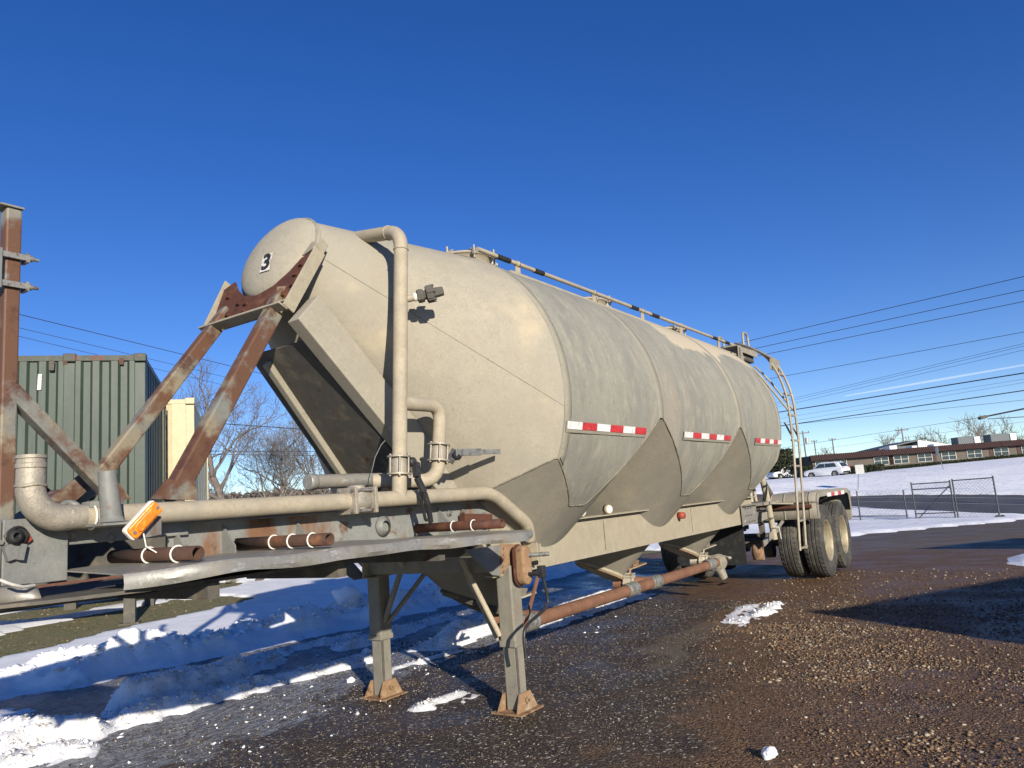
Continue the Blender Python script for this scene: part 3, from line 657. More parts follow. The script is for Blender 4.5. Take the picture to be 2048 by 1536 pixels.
dirn = unit(at(534, 526, y=-.08)-CAM)   # where the number sits on the dish
best = None
for k in np.linspace(3.5, 6.5, 1500):
    q = CAM+dirn*k; w_ = q-HEADC; h_ = w_@n_; rad = np.linalg.norm(w_-h_*n_)
    if rad < HR and h_ <= .015+.11*math.sqrt(max(0, 1-(rad/HR)**2)): best = q; break
if best is None: best = HEADC+n_*.1
w_ = best-HEADC; h_ = w_@n_; radv = w_-h_*n_; nn = unit(n_/.11**2*(h_-.015)+radv/HR**2)
upv = unit(np.cross(nn, np.cross(np.array([0, 0, 1.0]), nn))); rt = unit(np.cross(upv, nn))
c0 = best+nn*.006
mkraw('number_decal', [c0-rt*.042-upv*.062, c0+rt*.042-upv*.062, c0+rt*.042+upv*.062, c0-rt*.042+upv*.062], [(0, 1, 2, 3)], M_decal, TR)
text_obj('3', .150, M_ink, 'number_three', TR, c0+nn*.002, rt, upv)

# saddle under the head
e2 = np.array([math.sin(TILT), 0, math.cos(TILT)]); sp = lambda y, h, off=0: HEADC+np.array([0, y, 0])+e2*h+n_*off
g = G().prism([sp(.46, -.20, .04), sp(-.46, -.20, .04), sp(-.46, .05, .04), sp(-.30, -.06, .04), sp(-.20, -.22, .04), sp(0, -.29, .04), sp(.20, -.22, .04), sp(.30, -.06, .04), sp(.46, .05, .04), sp(.46, -.20, .04)][:9], n_*.012) if False else G()
pl = [(-.37, -.47), (.37, -.47), (.41, -.17), (.32, -.13), (.25, -.21), (.14, -.29), (0, -.325), (-.14, -.29), (-.25, -.21), (-.32, -.13), (-.41, -.10)]
g.prism([sp(a_, b_, .05) for a_, b_ in pl], n_*.012); g.build('saddle_plate', M_rust, TR)
g = G().bar(sp(-.385, -.52, .06), sp(-.43, -.08, .03), .012, .085, n_); g.bar(sp(-.43, -.08, .03), sp(-.40, .02, .0), .012, .06, n_); g.prism([sp(-.43, -.10, .07), sp(-.42, -.04, .05), sp(-.33, .02, .03), sp(-.33, -.12, .06)], n_*.01)
g.build('saddle_side', M_rail, TR, bevel=.003)
G().bar(sp(.385, -.52, .06), sp(.43, -.10, .03), .012, .085, n_).build('saddle_side', M_rail, TR, bevel=.003)
g = G().bar(sp(-.39, -.485, .06), sp(.39, -.485, .06), .012, .085, n_); g.bar(sp(-.385, -.52, .095), sp(.385, -.52, .095), .07, .012, e2); g.build('saddle_flange', M_rail, TR, bevel=.004)
for a_, b_ in ((-.36, -.19), (-.34, -.26), (-.35, -.34), (-.30, -.40), (.07, -.37), (.15, -.35), (.06, -.43), (.30, -.26), (.30, -.37), (.22, -.42)):
    G().bolt(sp(a_, b_, .06), n_, .018, .02).build('bolt', M_rust, TR)
# diagonal box channels from the saddle to the frame
for s_ in (-1, 1):
    a_ = np.array([2.865, -.41, 2.595]) if s_ < 0 else np.array([2.96, .05, 2.36]); b_ = np.array([4.46, -.50, 1.09]) if s_ < 0 else np.array([4.34, .26, .97]); g = G()
    up_ = np.cross(unit(b_-a_), [0, 1, 0]); up_ = -up_ if up_[2] < 0 else up_
    g.bar(a_, b_, .10 if s_ < 0 else .05, .23 if s_ < 0 else .045, up_)  # far bar slimmed to draw only that channel's sunlit strip
    g.build('cone_brace', M_cone, TR, bevel=.006)

G().prism([(2.935, -.36, 2.43), (2.935, .17, 2.43), (4.37, .38, 0.995), (4.37, -.42, 0.995)], (-.012, 0, -.010)).build('underside_shade_sheet', M_under, TR)  # dark sheet added for the shade under the front cone
# main frame rails
for s_ in (-1, 1):
    g = G(); g.box(4.25, 10.15, s_*.62-.006, s_*.62+.006, .90, 1.235); g.build('frame_rail', M_rail, TR)
    g = G(); g.box(4.9, 10.15, min(s_*.63, s_*.70), max(s_*.63, s_*.70), 1.223, 1.233); g.box(4.25, 10.15, min(s_*.555, s_*.612), max(s_*.555, s_*.612), .902, .912)
    g.build('rail_flange', M_rail, TR)
    # weld line and patches along the rail
    for xx in (5.9, 7.95): G().box(xx, xx+.008, s_*.628-.003, s_*.628+.003, .93, 1.2).build('rail_joint', M_seam, TR)
    # front web, in shade under the air pipe
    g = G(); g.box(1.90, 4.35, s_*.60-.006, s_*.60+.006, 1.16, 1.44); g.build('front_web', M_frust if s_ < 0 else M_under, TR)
    g = G(); g.box(1.90, 4.35, min(s_*.50, s_*.63), max(s_*.50, s_*.63), 1.412, 1.42); g.build('web_flange', M_paint, TR)
    if s_ < 0:
        for xx, hh in ((1.93, 1.42), (2.17, 1.42), (2.60, 1.41), (3.72, 1.42)):
            G().prism([(xx, -.607, 1.22), (xx, -.607, hh-.02), (xx, -.70, hh-.12), (xx, -.70, 1.22)], (.008, 0, 0)).build('web_gusset', M_paint, TR)
        for xx, zz_ in ((3.83, 1.36), (3.97, 1.36), (3.88, 1.29)):
            g = G().bolt((xx, -.608, zz_), (0, -1, 0), .022, .008); g.bolt((xx, -.616, zz_), (0, -1, 0), .013, .018); g.build('bolt', M_bolt, TR)
        G().lathe([(.05, .01), (.056, .0), (.06, .01), (.03, .03)], (3.22, -.61, 1.32), (0, -1, 0), 24).build('hole_collar', M_paint, TR)
        G().bar((3.90, -.66, 1.32), (4.15, -.70, 1.30), .05, .06).build('rusty_angle', M_rust, TR)
for xx in (5.0, 6.05, 8.2, 10.1):
    G().box(xx-.04, xx+.04, -.612, .612, .92, 1.0).build('cross_member', M_under, TR)

# air line along the front
YP = -.74; XP = lambda px, py=1000: float(at(px, py, y=YP)[0])
g = G(); pr = .0435; xe = XP(62, 940)
g.pipe([(xe+.10, YP, 1.465), (XP(983, 986), YP, 1.472), (XP(1056, 1052), YP, 1.235), (XP(1066, 1075), YP+.03, 1.13)], pr, .12, 24)
g.build('air_pipe', M_pipe, TR)
g = G(); el = [(xe, YP, 1.695)]
for a_ in np.linspace(0, PI/2, 12): el.append((xe+.115*(1-math.cos(a_)), YP, 1.583-.115*math.sin(a_)))
el += [(xe+.185, YP, 1.468)]
n0 = len(el); g.tube(el, [.046]+[.049]*3+[.050]*(n0-6)+[.048, .0455], 28); g.build('air_elbow', M_cast, TR)
g = G().lathe([(.044, .0), (.051, .0), (.052, .012), (.047, .014), (.047, .028), (.051, .032), (.051, .046), (.046, .05)], (xe, YP, 1.70), (0, 0, -1), 32, False)
g.build('elbow_collar', M_cast, TR)
seam([(xe+.0525*math.cos(a_), YP+.0525*math.sin(a_), 1.59+.004*math.sin(3*a_)) for a_ in np.linspace(0, 2*PI, 30)], .006, mat=M_cast)
seam([(xe+.13, YP+.047*math.cos(a_), 1.468+.047*math.sin(a_)) for a_ in np.linspace(0, 2*PI, 30)], .004, mat=M_cast)
xt_ = XP(182, 1025)
G().tube([(xt_, YP+.047*math.cos(a_), 1.466+.047*math.sin(a_)) for a_ in np.linspace(0, 2*PI, 24)], .0045, 6, False).build('cable_tie', M_zip, TR)
g = G().tube([(xt_-.05+.03*math.cos(a_), YP+.05+.02*math.sin(a_), 1.503+.022*math.sin(a_)) for a_ in np.linspace(0, PI, 10)], .013, 8); g.box(xt_-.02, xt_+.02, YP-.03, YP+.03, 1.50, 1.523); g.build('hose_clip', M_paint, TR)
# riser pipe and its branch
def yp(px, py, y=YP): q = at(px, py, y=y); return (float(q[0]), float(q[1]), float(q[2]))
B0 = yp(798, 985); T0 = yp(802, 462); ent = (3.44, -.30, 3.20)
g = G().pipe([(B0[0], YP, 1.47), T0, ent], .0435, .12, 24, 8); g.build('riser_pipe', M_pipe, TR)
rdir = unit(np.array(T0)-np.array(B0)); tdir = unit(np.array(ent)-np.array(T0))
for p_, d_ in ((np.array(T0)-rdir*.125, rdir), (np.array(T0)+tdir*.125, tdir)):
    g = G(); _, a1, b1 = frame(d_); g.tube([p_+.045*(a1*math.cos(q)+b1*math.sin(q)) for q in np.linspace(0, 2*PI, 28)], .0035, 6, False); g.build('weld_ring', M_pipe, TR)
Bt = (yp(800, 808)[0], YP, yp(800, 806)[2]); Be = yp(881, 812); Bd = yp(875, 962)
g = G().pipe([Bt, Be, Bd, (Bd[0]-.24, YP+.30, 1.59)], .042, .11, 24, 8); g.build('branch_pipe', M_pipe, TR)
g = G(); xb = at(615, 968, y=-.42)[0]; g.pipe([(xb, -.42, 1.595), (xb+1.0, -.42, 1.60)], .041, .1, 24); g.lathe([(.041, 0), (.045, .004), (.045, .05), (.041, .054)], (xb, -.42, 1.595), (1, 0, 0), 24); g.build('rear_air_pipe', M_galv, TR)
def coupling(c, d, r=.058, h=.05):
    d = unit(d); c = np.array(c, float); _, a1, b1 = frame(d); g = G()
    for k in (-1, 1): g.lathe([(.04, -.005), (r+.012, -.005), (r+.012, .005), (.04, .005)], c+d*k*h, d, 28, False)
    g.lathe([(.046, -h), (.049, -h*.4), (.049, h*.4), (.046, h)], c, d, 24)
    for k in range(6):
        q = c+(a1*math.cos(k*1.047+.3)+b1*math.sin(k*1.047+.3))*(r+.002); g.cyl(q-d*(h+.014), q+d*(h+.014), .0065, seg=6)
    return g.build('flange_coupling', M_cast, TR)
coupling(yp(798, 931), rdir); coupling(yp(877, 906), unit(np.array(Be)-np.array(Bd)))
# check valve in the air line
xv = XP(716, 990); g = G(); g.box(xv-.085, xv-.065, YP-.07, YP+.07, 1.40, 1.54); g.box(xv+.06, xv+.08, YP-.07, YP+.07, 1.40, 1.54)
g.lathe([(.048, 0), (.060, .02), (.062, .06), (.060, .11), (.048, .13)], (xv-.067, YP, 1.469), (1, 0, 0), 28); g.build('check_valve', M_cast, TR, bevel=.003)
G().lathe([(.0, .115), (.045, .11), (.047, .102), (.05, .09), (.05, -.02)], (xv-.01, YP, 1.44), (0, 0, 1), 28).build('valve_cap', M_cast, TR)
for yy in (YP-.052, YP+.052):
    for zz_ in (1.415, 1.523): G().cyl((xv-.095, yy, zz_), (xv+.09, yy, zz_), .009, seg=8).build('valve_bolt', M_bolt, TR)
# relief valve on the riser
c0 = np.array(yp(806, 600)); d_ = unit((.55, -.62, .16))
G().cyl(c0, c0+d_*.07, .022, seg=16).build('valve_stub', M_pipe, TR)
G().cyl(c0+d_*.068, c0+d_*.09, .026, seg=16).build('tape_wrap', M_zip, TR)
g = G().lathe([(.03, 0), (.042, .003), (.045, .02), (.042, .04), (.03, .045), (.030, .055), (.052, .058), (.054, .085), (.050, .10), (.034, .104), (.030, .16), (.024, .165), (.001, .16)], c0+d_*.088, d_, 8, False)
for k in range(6):
    _, a1, b1 = frame(d_); q = c0+d_*.15+(a1*math.cos(k*1.047)+b1*math.sin(k*1.047))*.05; g.cyl(q, q+d_*.05, .007, seg=6)
g.build('relief_valve', M_under, TR)
# valve levers
g = G(); P_ = [at(832, 925, y=-.82), at(834, 955, y=-.84), at(848, 985, y=-.86), at(856, 1010, y=-.86), at(862, 1045, y=-.84)]
for k in range(4): g.bar(P_[k], P_[k+1], .036-.003*k, .034-.004*k, (0, -1, 0))
g.lathe([(.0, 0), (.026, 0), (.028, .05), (.02, .06), (0, .06)], P_[0]+np.array([-.01, .06, .005]), (0, -1, 0), 12); g.build('long_lever', M_black, TR, bevel=.004)
g = G().bar(at(839, 985, y=-.83), at(851, 1040, y=-.83), .014, .012); g.bolt(at(851, 1040, y=-.84), (0, -1, 0), .010, .02); g.build('lever_stay', M_black, TR)
g = G(); a_, b_ = at(912, 905, y=-.84), at(1000, 903, y=-.90)
g.bar(a_, a_*.45+b_*.55, .012, .044, (0, 0, 1)); g.bar(a_*.45+b_*.55, b_, .012, .030, (0, 0, 1)); g.build('bright_lever', M_band, TR, bevel=.003)
g = G().lathe([(0, 0), (.03, 0), (.032, .035), (.022, .05), (0, .05)], at(908, 912, y=-.80), (-.1, -1, .1), 14); g.bar(at(898, 925, y=-.78), at(912, 900, y=-.82), .035, .05); g.build('lever_hub', M_black, TR)
g = G(); q = [at(776, 875, y=-.52), at(762, 890, y=-.52), at(750, 915, y=-.53), at(743, 945, y=-.55), at(744, 970, y=-.6)]; g.tube(q, .0028, 6); g.tube([q[0], at(779, 872, y=-.52)], .007, 6); g.build('cable', M_band, TR)

# deck sheet over the coupler, battered front end
def deckz(x, y):
    return 1.268+.004*math.sin(x*5)+.003*math.sin(x*11+1)-.045*max(0, (x-2.3)/1.6)-.008*max(0, (-y-.6)/.6)-.02*max(0, (1.75-x)/.3)**2*max(0, (-y-.6)/.6)
nx_, ny_ = 64, 14; V = []; xs_ = np.linspace(1.46, 3.96, nx_)
for x in xs_:
    ye = -1.215+.006*math.sin(x*7)+.008*math.sin(x*2.3)+(.12*max(0, (1.75-x)/.25)**2)
    if x > 3.8: ye += (x-3.8)*.4
    row = [(x, -.607+(ye+.607)*k/(ny_-1), deckz(x, -.607+(ye+.607)*k/(ny_-1))) for k in range(ny_)]
    zl = deckz(x, ye); lip = .046+.004*math.sin(x*9)
    row += [(x, ye-.006, zl-.006), (x, ye-.010, zl-lip*.6), (x, ye-.006+.01*math.sin(x*13), zl-lip)]
    V.append(row)
v, t = gridtri(np.array(V)); o = mkraw('deck_sheet', v, t, M_galv, TR, True)
mo = o.modifiers.new('s', 'SOLIDIFY'); mo.thickness = .005
mo = o.modifiers.new('e', 'EDGE_SPLIT'); mo.split_angle = math.radians(35)
# deck stiffeners and dark sheets drawing the shade below the deck
g = G(); g.box(1.30, 4.1, -.44, .44, 1.13, 1.155); g.build('coupler_plate', M_under, TR)
for xx in (1.75, 2.4, 3.1): G().box(xx, xx+.05, -1.12, -.47, 1.125, 1.185).build('outrigger', M_under, TR)
g = G(); g.prism([(1.0, -.66, 1.185), (1.28, -.92, 1.19), (1.55, -1.08, 1.195), (2.6, -1.16, 1.20), (2.6, -.6, 1.19), (1.0, -.6, 1.18)], (0, 0, -.012)); g.build('deck_shade_sheet', M_under, TR)  # dark sheet stands in for the black shadow at the deck's front end
# front bolster box, column and beam
g = G(); g.box(1.24, 1.465, -.66, -.45, 1.235, 1.475); g.build('bolster_column', M_paint, TR, bevel=.004)
g = G(); g.box(1.468, 1.985, -.635, -.45, 1.365, 1.448); g.build('bolster_beam', M_paint, TR, bevel=.004)
for px, py in ((142, 1072), (222, 1078), (182, 1058)):
    q = at(px, py, y=-.637); g = G().lathe([(.0, .004), (.016, .004), (.017, .0)], q, (0, -1, 0), 16, False); g.bolt(q+np.array([0, -.003, 0]), (0, -1, 0), .008, .008); g.build('bolt', M_bolt, TR)
g = G(); g.box(.80, 1.237, -.66, .66, 1.23, 1.47); g.build('bolster', M_paint, TR, bevel=.005)
g = G(); zb = 1.19
V = []
for i, x in enumerate(np.linspace(.72, 1.33, 26)):
    w_ = .02*math.sin(x*17)+.015*math.sin(x*31); V.append([(x, -.67, 1.255-.02*i/26), (x, -.72+w_*.5, 1.25-.03*i/26+.2*w_), (x, -.74+w_, 1.225-.03*i/26+.3*w_), (x, -.735+w_*.5, 1.20-.03*i/26+.3*w_)])
v, t = gridtri(np.array(V)); o = mkraw('crumpled_skirt', v, t, M_galv, TR, False); mo = o.modifiers.new('s', 'SOLIDIFY'); mo.thickness = .005
g = G(); g.prism([(.9, -.66, 1.19), (1.5, -.95, 1.185), (2.0, -.6, 1.16), (2.2, .5, 1.13), (.9, .5, 1.13)], (0, 0, -.02)); g.build('belly_shade_plate', M_under, TR)  # dark plate put where only shade shows below the deck
g = G().tube([at(0, 1160, y=-.8), at(20, 1168, y=-.8), at(45, 1174, y=-.78), at(68, 1171, y=-.74)], .006, 6); g.build('loose_cable', M_zip, TR)
# glad hand couplings
g = G().lathe([(.0, 0), (.034, 0), (.036, .02), (.028, .035), (.026, .028), (.0, .028)], at(31, 1073, y=-.665), (0, -1, .1), 20, False); g.build('gladhand_body', M_black, TR)
g = G().lathe([(.012, 0), (.024, .002), (.024, .012), (.012, .014)], at(31, 1073, y=-.70), (0, -1, .1), 20); g.build('gladhand_seal', M_dark, TR)
g = G().prism([at(49, 1060, y=-.68), at(55, 1059, y=-.68), at(66, 1079, y=-.68), at(58, 1086, y=-.68), at(48, 1084, y=-.68)], (0, .03, 0)); g.build('red_dust_cover', M_gladred, TR, bevel=.003)
g = G().bar(at(20, 1088, y=-.67), at(28, 1118, y=-.67), .05, .03, (0, 1, 0)); g.bar(at(45, 1088, y=-.68), at(38, 1120, y=-.68), .02, .03, (0, 1, 0)); g.build('gladhand_bracket', M_paint, TR)
for px, py in ((12, 1072), (0, 1085), (30, 1055), (38, 1054)): G().bolt(at(px, py, y=-.662), (0, -1, 0), .009, .012).build('bolt', M_bolt, TR)
# stencilled grid plate on the column
g = G(); a_, b_ = at(98, 1053, y=-.6625), at(115, 1069, y=-.6625)
for k in range(3):
    zz_ = a_[2]+(b_[2]-a_[2])*k/2; g.box(a_[0], b_[0], -.6635, -.6622, zz_-.0008, zz_+.0008)
for k in range(2):
    xx = a_[0]+(b_[0]-a_[0])*k; g.box(xx-.0008, xx+.0008, -.6635, -.6622, b_[2], a_[2])
for k in range(4):
    for j in range(2):
        xx = a_[0]+(b_[0]-a_[0])*(k+.5)/4; zz_ = a_[2]+(b_[2]-a_[2])*(j+.5)/2; g.box(xx-.003, xx+.003, -.6634, -.6622, zz_-.003, zz_-.001); g.box(xx-.003, xx+.001, -.6634, -.6622, zz_+.001, zz_+.003)
g.build('stencil', M_band, TR)
# short upright stub
qs = at(224, 1044, y=-.835); qt = at(214, 942, y=-.835); g = G().cyl(qs, qt, .0385, .032, 24); g.lathe([(.055, 0), (.042, .008), (.038, .02)], qs, (0, 0, 1), 24); g.build('upright_stub', M_paint, TR)
g = G().box(qs[0]-.06, qs[0]+.06, -.885, -.60, qs[2]-.012, qs[2]-.003); g.build('stub_base', M_paint, TR)
# left upright and bracing of the head board
g = G().box(1.352, 1.414, -.333, -.270, 1.40, 2.80); g.build('head_post', M_strut, TR, bevel=.008)
G().box(1.325, 1.415, -.345, -.255, 2.795, 2.803).build('post_cap', M_strut, TR)
for zz_ in (2.58, 2.455):
    g = G(); g.box(1.31, 1.43, -.352, -.340, zz_-.012, zz_+.012); g.box(1.425, 1.437, -.355, -.30, zz_-.02, zz_+.02); g.cyl((1.30, -.345, zz_), (1.475, -.345, zz_), .008, seg=8); g.bolt((1.437, -.345, zz_), (1, 0, 0), .014, .014); g.build('clamp', M_bolt, TR)
g = G().box(1.24, 1.33, -.36, -.345, 2.43, 2.60); g.build('lamp_bracket', M_paint, TR)
g = G().cyl((1.27, -.36, 2.42), (1.27, -.36, 2.62), .028, seg=16); g.build('bracket_tube', M_galv, TR)
a_ = np.array([1.39, -.30, 2.02]); b_ = at(238, 1005, y=-.30); G().bar(a_, b_, .062, .07, (0, 1, 0)).build('diagonal_brace', M_strut, TR, bevel=.006)
g = G().bar((1.39, .30, 2.02), (1.95, .30, 1.46), .06, .07, (0, 1, 0)); g.build('diagonal_brace', M_strut, TR, bevel=.006)
g = G().box(1.335, 1.405, .265, .335, 1.40, 2.0); g.build('head_post', M_strut, TR, bevel=.008)
g = G().bar((1.62, -.05, 1.46), (1.92, .12, 1.62), .09, .06); g.bar((1.50, -.10, 1.46), (1.80, .15, 1.60), .05, .05); g.build('cross_gusset', M_strut, TR)
# two big struts carrying the saddle
def strut(top, bot, w, h, up):
    g = G(); top = np.array(top); bot = np.array(bot); d = unit(bot-top)
    g.bar(top, bot, w, h, up); g.build('saddle_strut', M_strut, TR, bevel=.010)
tn = at(566, 588, x=2.86); bn = at(350, 985, y=-.42); strut(tn, bn+unit(bn-tn)*.05, .095, .075, (0, 1, 0))
tf_ = at(456, 622, x=2.86); bf = at(192, 962, y=.30); strut(tf_, bf+unit(bf-tf_)*.10, .085, .07, (0, 1, 0))
tp = tn+unit(tn-bn)*.0; G().prism([tn+np.array([-.045, -.005, .03]), tn+np.array([.06, -.045, .05]), tn+np.array([.05, -.065, -.10]), tn+np.array([-.05, -.005, -.10])], (-.012, -.012, 0)).build('strut_gusset', M_strut, TR)
# flared foot plates of the near strut
for px in ([(302, 998), (335, 958), (362, 962), (388, 960), (396, 985), (392, 1000)],):
    g = G().prism([at(a_, b_, y=-.47) for a_, b_ in px], (0, .012, 0)); g.build('strut_foot', M_strut, TR)
g = G().prism([at(a_, b_, y=.20) for a_, b_ in ((225, 1000), (262, 998), (235, 962), (215, 965))], (0, .012, 0)); g.build('strut_foot', M_strut, TR)
g = G().prism([at(a_, b_, y=-.12) for a_, b_ in ((95, 1003), (172, 940), (200, 960), (150, 1003))], (0, .02, 0)); g.build('web_plate', M_strut, TR)
# rusty stub tubes with cable ties
for x0, y0, y1, z0, mt, ties in ((1.665, -.61, -1.19, 1.303, M_dkrust, (.45, .78)), (2.25, -.61, -1.24, 1.303, M_dkrust, (.42, .62, .83)), (3.515, -.61, -1.25, 1.285, M_rust, (.45, .68))):
    g = G(); r0 = .027
    g.lathe([(r0-.005, .0), (r0, 0), (r0, y0-y1), (r0-.005, y0-y1), (r0-.005, 0.02)], (x0, y0, z0), (0, -1, 0), 20); g.build('stub_tube', mt, TR)
    for k in ties:
        yy = y0+(y1-y0)*k; G().tube([(x0+(r0+.003)*math.cos(q), yy, z0+(r0+.003)*math.sin(q)) for q in np.linspace(0, 2*PI, 20)], .004, 5, False).build('cable_tie', M_zip, TR)
# amber marker lamp, knocked askew
c0 = at(287, 1040, y=-.92); r1 = at(309, 1016, y=-.92)-at(265, 1064, y=-.92); ua = unit(r1); un = np.array([.10, -1, .05]); un = unit(un-ua*(un@ua)); us = np.cross(un, ua)
def lampbox(L, Wd, o0, o1, rnd=.5):
    pl = []
    for sx, sy in ((1, 1), (-1, 1), (-1, -1), (1, -1)):
        for k in range(5):
            q = math.atan2(sy, sx)+(k-2)*PI/8*1.0; pl.append((sx*(L/2-.012)+.012*math.cos(q), sy*(Wd/2-.012)+.012*math.sin(q)))
    return [c0+ua*a_+us*b_+un*o0 for a_, b_ in pl], un*(o1-o0)
a_, b_ = lampbox(.160, .060, -.02, 0); G().prism(a_, b_).build('lamp_base', M_zip, TR, bevel=.003)
a_, b_ = lampbox(.152, .054, .001, .016); G().prism(a_, b_).build('lamp_lens', M_amber, TR, bevel=.006)
a_, b_ = lampbox(.098, .036, .0165, .023); G().prism(a_, b_).build('lamp_rib', M_amber, TR, bevel=.003)
for k in (-.063, .063): G().bolt(c0+ua*k+un*.016, un, .007, .005).build('screw', M_bolt, TR)
g = G().prism([c0+np.array([.0, .03, -.07]), c0+np.array([.09, .03, -.06]), c0+np.array([.09, .03, .01]), c0+np.array([.0, .03, .03])], (0, .01, 0)); g.build('lamp_bracket', M_paint, TR)
g = G().tube([c0+np.array([-.0, -.0, -.05]), c0+np.array([.01, 0, -.10]), c0+np.array([.03, -.05, -.13]), c0+np.array([.09, -.08, -.135])], .003, 5); g.build('lamp_wire', M_zip, TR)

# cross panel behind the landing legs and far wing
g = G().prism([(4.30, .92, 1.17), (4.30, -.60, 1.17), (4.30, -.60, .93), (4.30, .25, .93), (4.30, .60, .93)], (.012, 0, 0)); g.build('cross_panel', M_leg, TR)
g = G().prism([(4.05, .95, 1.13), (4.35, .95, 1.13), (4.35, .68, .90), (4.2, .66, .90)], (0, .01, 0)); g.build('cross_wing', M_leg, TR)
g = G().prism([at(1000, 1090, y=-.66), at(1003, 1152, y=-.66), at(985, 1150, y=-.66), at(930, 1100, y=-.66)], (0, .01, 0)); g.build('leg_gusset', M_paint, TR)
g = G().prism([at(1002, 1088, y=-.67), at(1040, 1088, y=-.67), at(1020, 1130, y=-.67), at(1002, 1152, y=-.67)], (0, .01, 0)); g.build('leg_plate', M_foot, TR)
for k in range(5): G().bolt(at(1006-k*.3, 1096+12*k, y=-.671), (0, -1, 0), .009, .010).build('bolt', M_bolt, TR)
g = G(); g.prism([(2.9, 1.10, 1.17), (3.7, 1.16, 1.17), (3.55, 1.20, 1.03), (2.85, 1.20, 1.03)], (0, .008, 0)); g.build('far_skirt', M_leg, TR)
g = G(); g.box(.8, 3.95, .63, 1.22, 1.262, 1.27); g.box(.8, 3.95, 1.215, 1.223, 1.21, 1.262); g.build('far_deck', M_galv, TR)  # far deck run longer and higher so its shadow reaches the berm
G().cyl((.3, 1.06, 1.385), (4.1, 1.06, 1.385), .095, seg=20).build('far_shadow_tube', M_rail, TR)  # unseen tube added to throw shade on the snow berm
# landing legs
for s_ in (-1, 1):
    cx, cy = 4.42, s_*.625
    L = empty('landing_leg', (cx, cy, 0), parent=TR)
    g = G(); zt = .99 if s_ > 0 else .97
    g.prism([(cx-.062, cy-.062, .43), (cx+.062, cy-.062, .43), (cx+.062, cy+.062, .43), (cx-.062, cy+.062, .43)], (0, 0, zt-.43)); g.build('outer_tube', M_leg, L, bevel=.010)
    g = G(); g.box(cx-.068, cx+.068, cy-.068, cy+.068, .425, .465); g.build('leg_collar', M_leg, L, bevel=.005)
    g = G(); g.box(cx-.052, cx+.052, cy-.052, cy+.052, .012, .43); g.build('inner_tube', M_leg, L, bevel=.008)
    G().box(cx-.0535, cx-.030, cy-.0545, cy-.0515, .06, .42).build('inner_groove', M_under, L)
    g = G(); g.box(cx-.135, cx+.135, cy-.125, cy+.125, .002, .012)
    for q in (-1, 1):
        g.prism([(cx-.125, cy+q*.075, .012), (cx+.125, cy+q*.075, .012), (cx+.065, cy+q*.062, .125), (cx-.065, cy+q*.062, .125)], (0, q*.008, 0))
    g.lathe([(.010, .0), (.020, .0), (.020, .012), (.010, .012)], (cx+.0, cy-.084, .075), (0, -1, 0), 16, False); g.build('foot', M_foot, L)
    # gear head and bracing
    if s_ < 0:
        pts = []
        for k in range(13): q = PI*k/12; pts.append((cx+.055*math.cos(q), cy-.10, 1.045+.055*math.sin(q)))
        for k in range(13): q = PI+PI*k/12; pts.append((cx+.055*math.cos(q), cy-.10, .895+.062*math.sin(q)))
        G().prism(pts, (0, -.075, 0)).build('gear_cover', M_foot, L, bevel=.016)
        G().prism([(p_[0]+(p_[0]-cx)*.15, p_[1]+.008, p_[2]+(p_[2]-.97)*.06) for p_ in pts], (0, -.010, 0)).build('gear_rim', M_rust, L)
        G().cyl((cx, cy-.17, .905), (cx, cy-.27, .905), .013, seg=12).build('crank_shaft', M_black, L)
        G().cyl((cx+.02, cy-.17, 1.03), (cx+.08, cy-.30, 1.03), .015, seg=12).build('gear_shaft', M_band, L)
        K = [(cx+.02, cy-.27, .905), at(1081, 1133, y=cy-.27), at(1091, 1175, y=cy-.27), at(1097, 1205, y=cy-.27), at(1086, 1222, y=cy-.27), at(1056, 1247, y=cy-.27), at(1048, 1262, y=cy-.27), at(1048, 1285, y=cy-.27), at(1052, 1316, y=cy-.27)]
        G().pipe(K, .011, .03, 10, 4).build('crank_handle', M_black, L)
        q = at(1083, 1140, y=cy-.27); G().box(q[0]-.022, q[0]+.022, q[1]-.025, q[1]+.025, q[2]-.05, q[2]+.03).build('crank_yoke', M_black, L, bevel=.006)
        G().pipe([(cx+.10, cy-.02, .94), (cx+.05, cy+.02, .40)], .010).build('hook_rod', M_foot, L) if False else None
        g = G().bar(at(1078, 1145, y=-.60), at(1048, 1260, y=-.60), .028, .012, (0, 1, 0)); g.build('rusty_brace', M_rustpipe, L)
        g = G().prism([(cx+.065, cy+.02, 1.0), (cx+.30, cy+.02, .98), (cx+.065, cy+.02, .58)], (0, .012, 0)); g.build('leg_web', M_rail, L)
    else:
        G().box(cx-.075, cx+.075, cy-.075, cy+.075, .90, 1.17).build('gear_head', M_leg, L, bevel=.01)
G().pipe([(4.36, -.25, 1.02), (4.40, -.52, .46)], .020).build('leg_stay', M_pipe, TR)
G().pipe([at(922, 1118, y=-.35), at(1000, 1272, y=-.56)], .019).build('leg_stay', M_pipe, TR)
G().pipe([(4.36, .28, 1.03), (4.41, .57, .56)], .021).build('leg_stay', M_leg, TR)
G().pipe([(4.75, .30, 1.0), (4.44, .58, .53)], .018).build('leg_stay', M_leg, TR)
G().cyl((4.42, -.55, .97), (4.42, .55, .97), .02, seg=12).build('leg_cross_shaft', M_leg, TR)
# clutter around the gear head
g = G().box(4.44, 4.66, -.69, -.64, 1.02, 1.06); g.box(4.62, 4.64, -.75, -.64, .94, 1.10); g.box(4.66, 4.68, -.75, -.64, .96, 1.09); g.cyl((4.50, -.70, 1.0), (4.75, -.70, 1.04), .014, seg=8); g.build('shaft_bracket', M_pipe, TR)

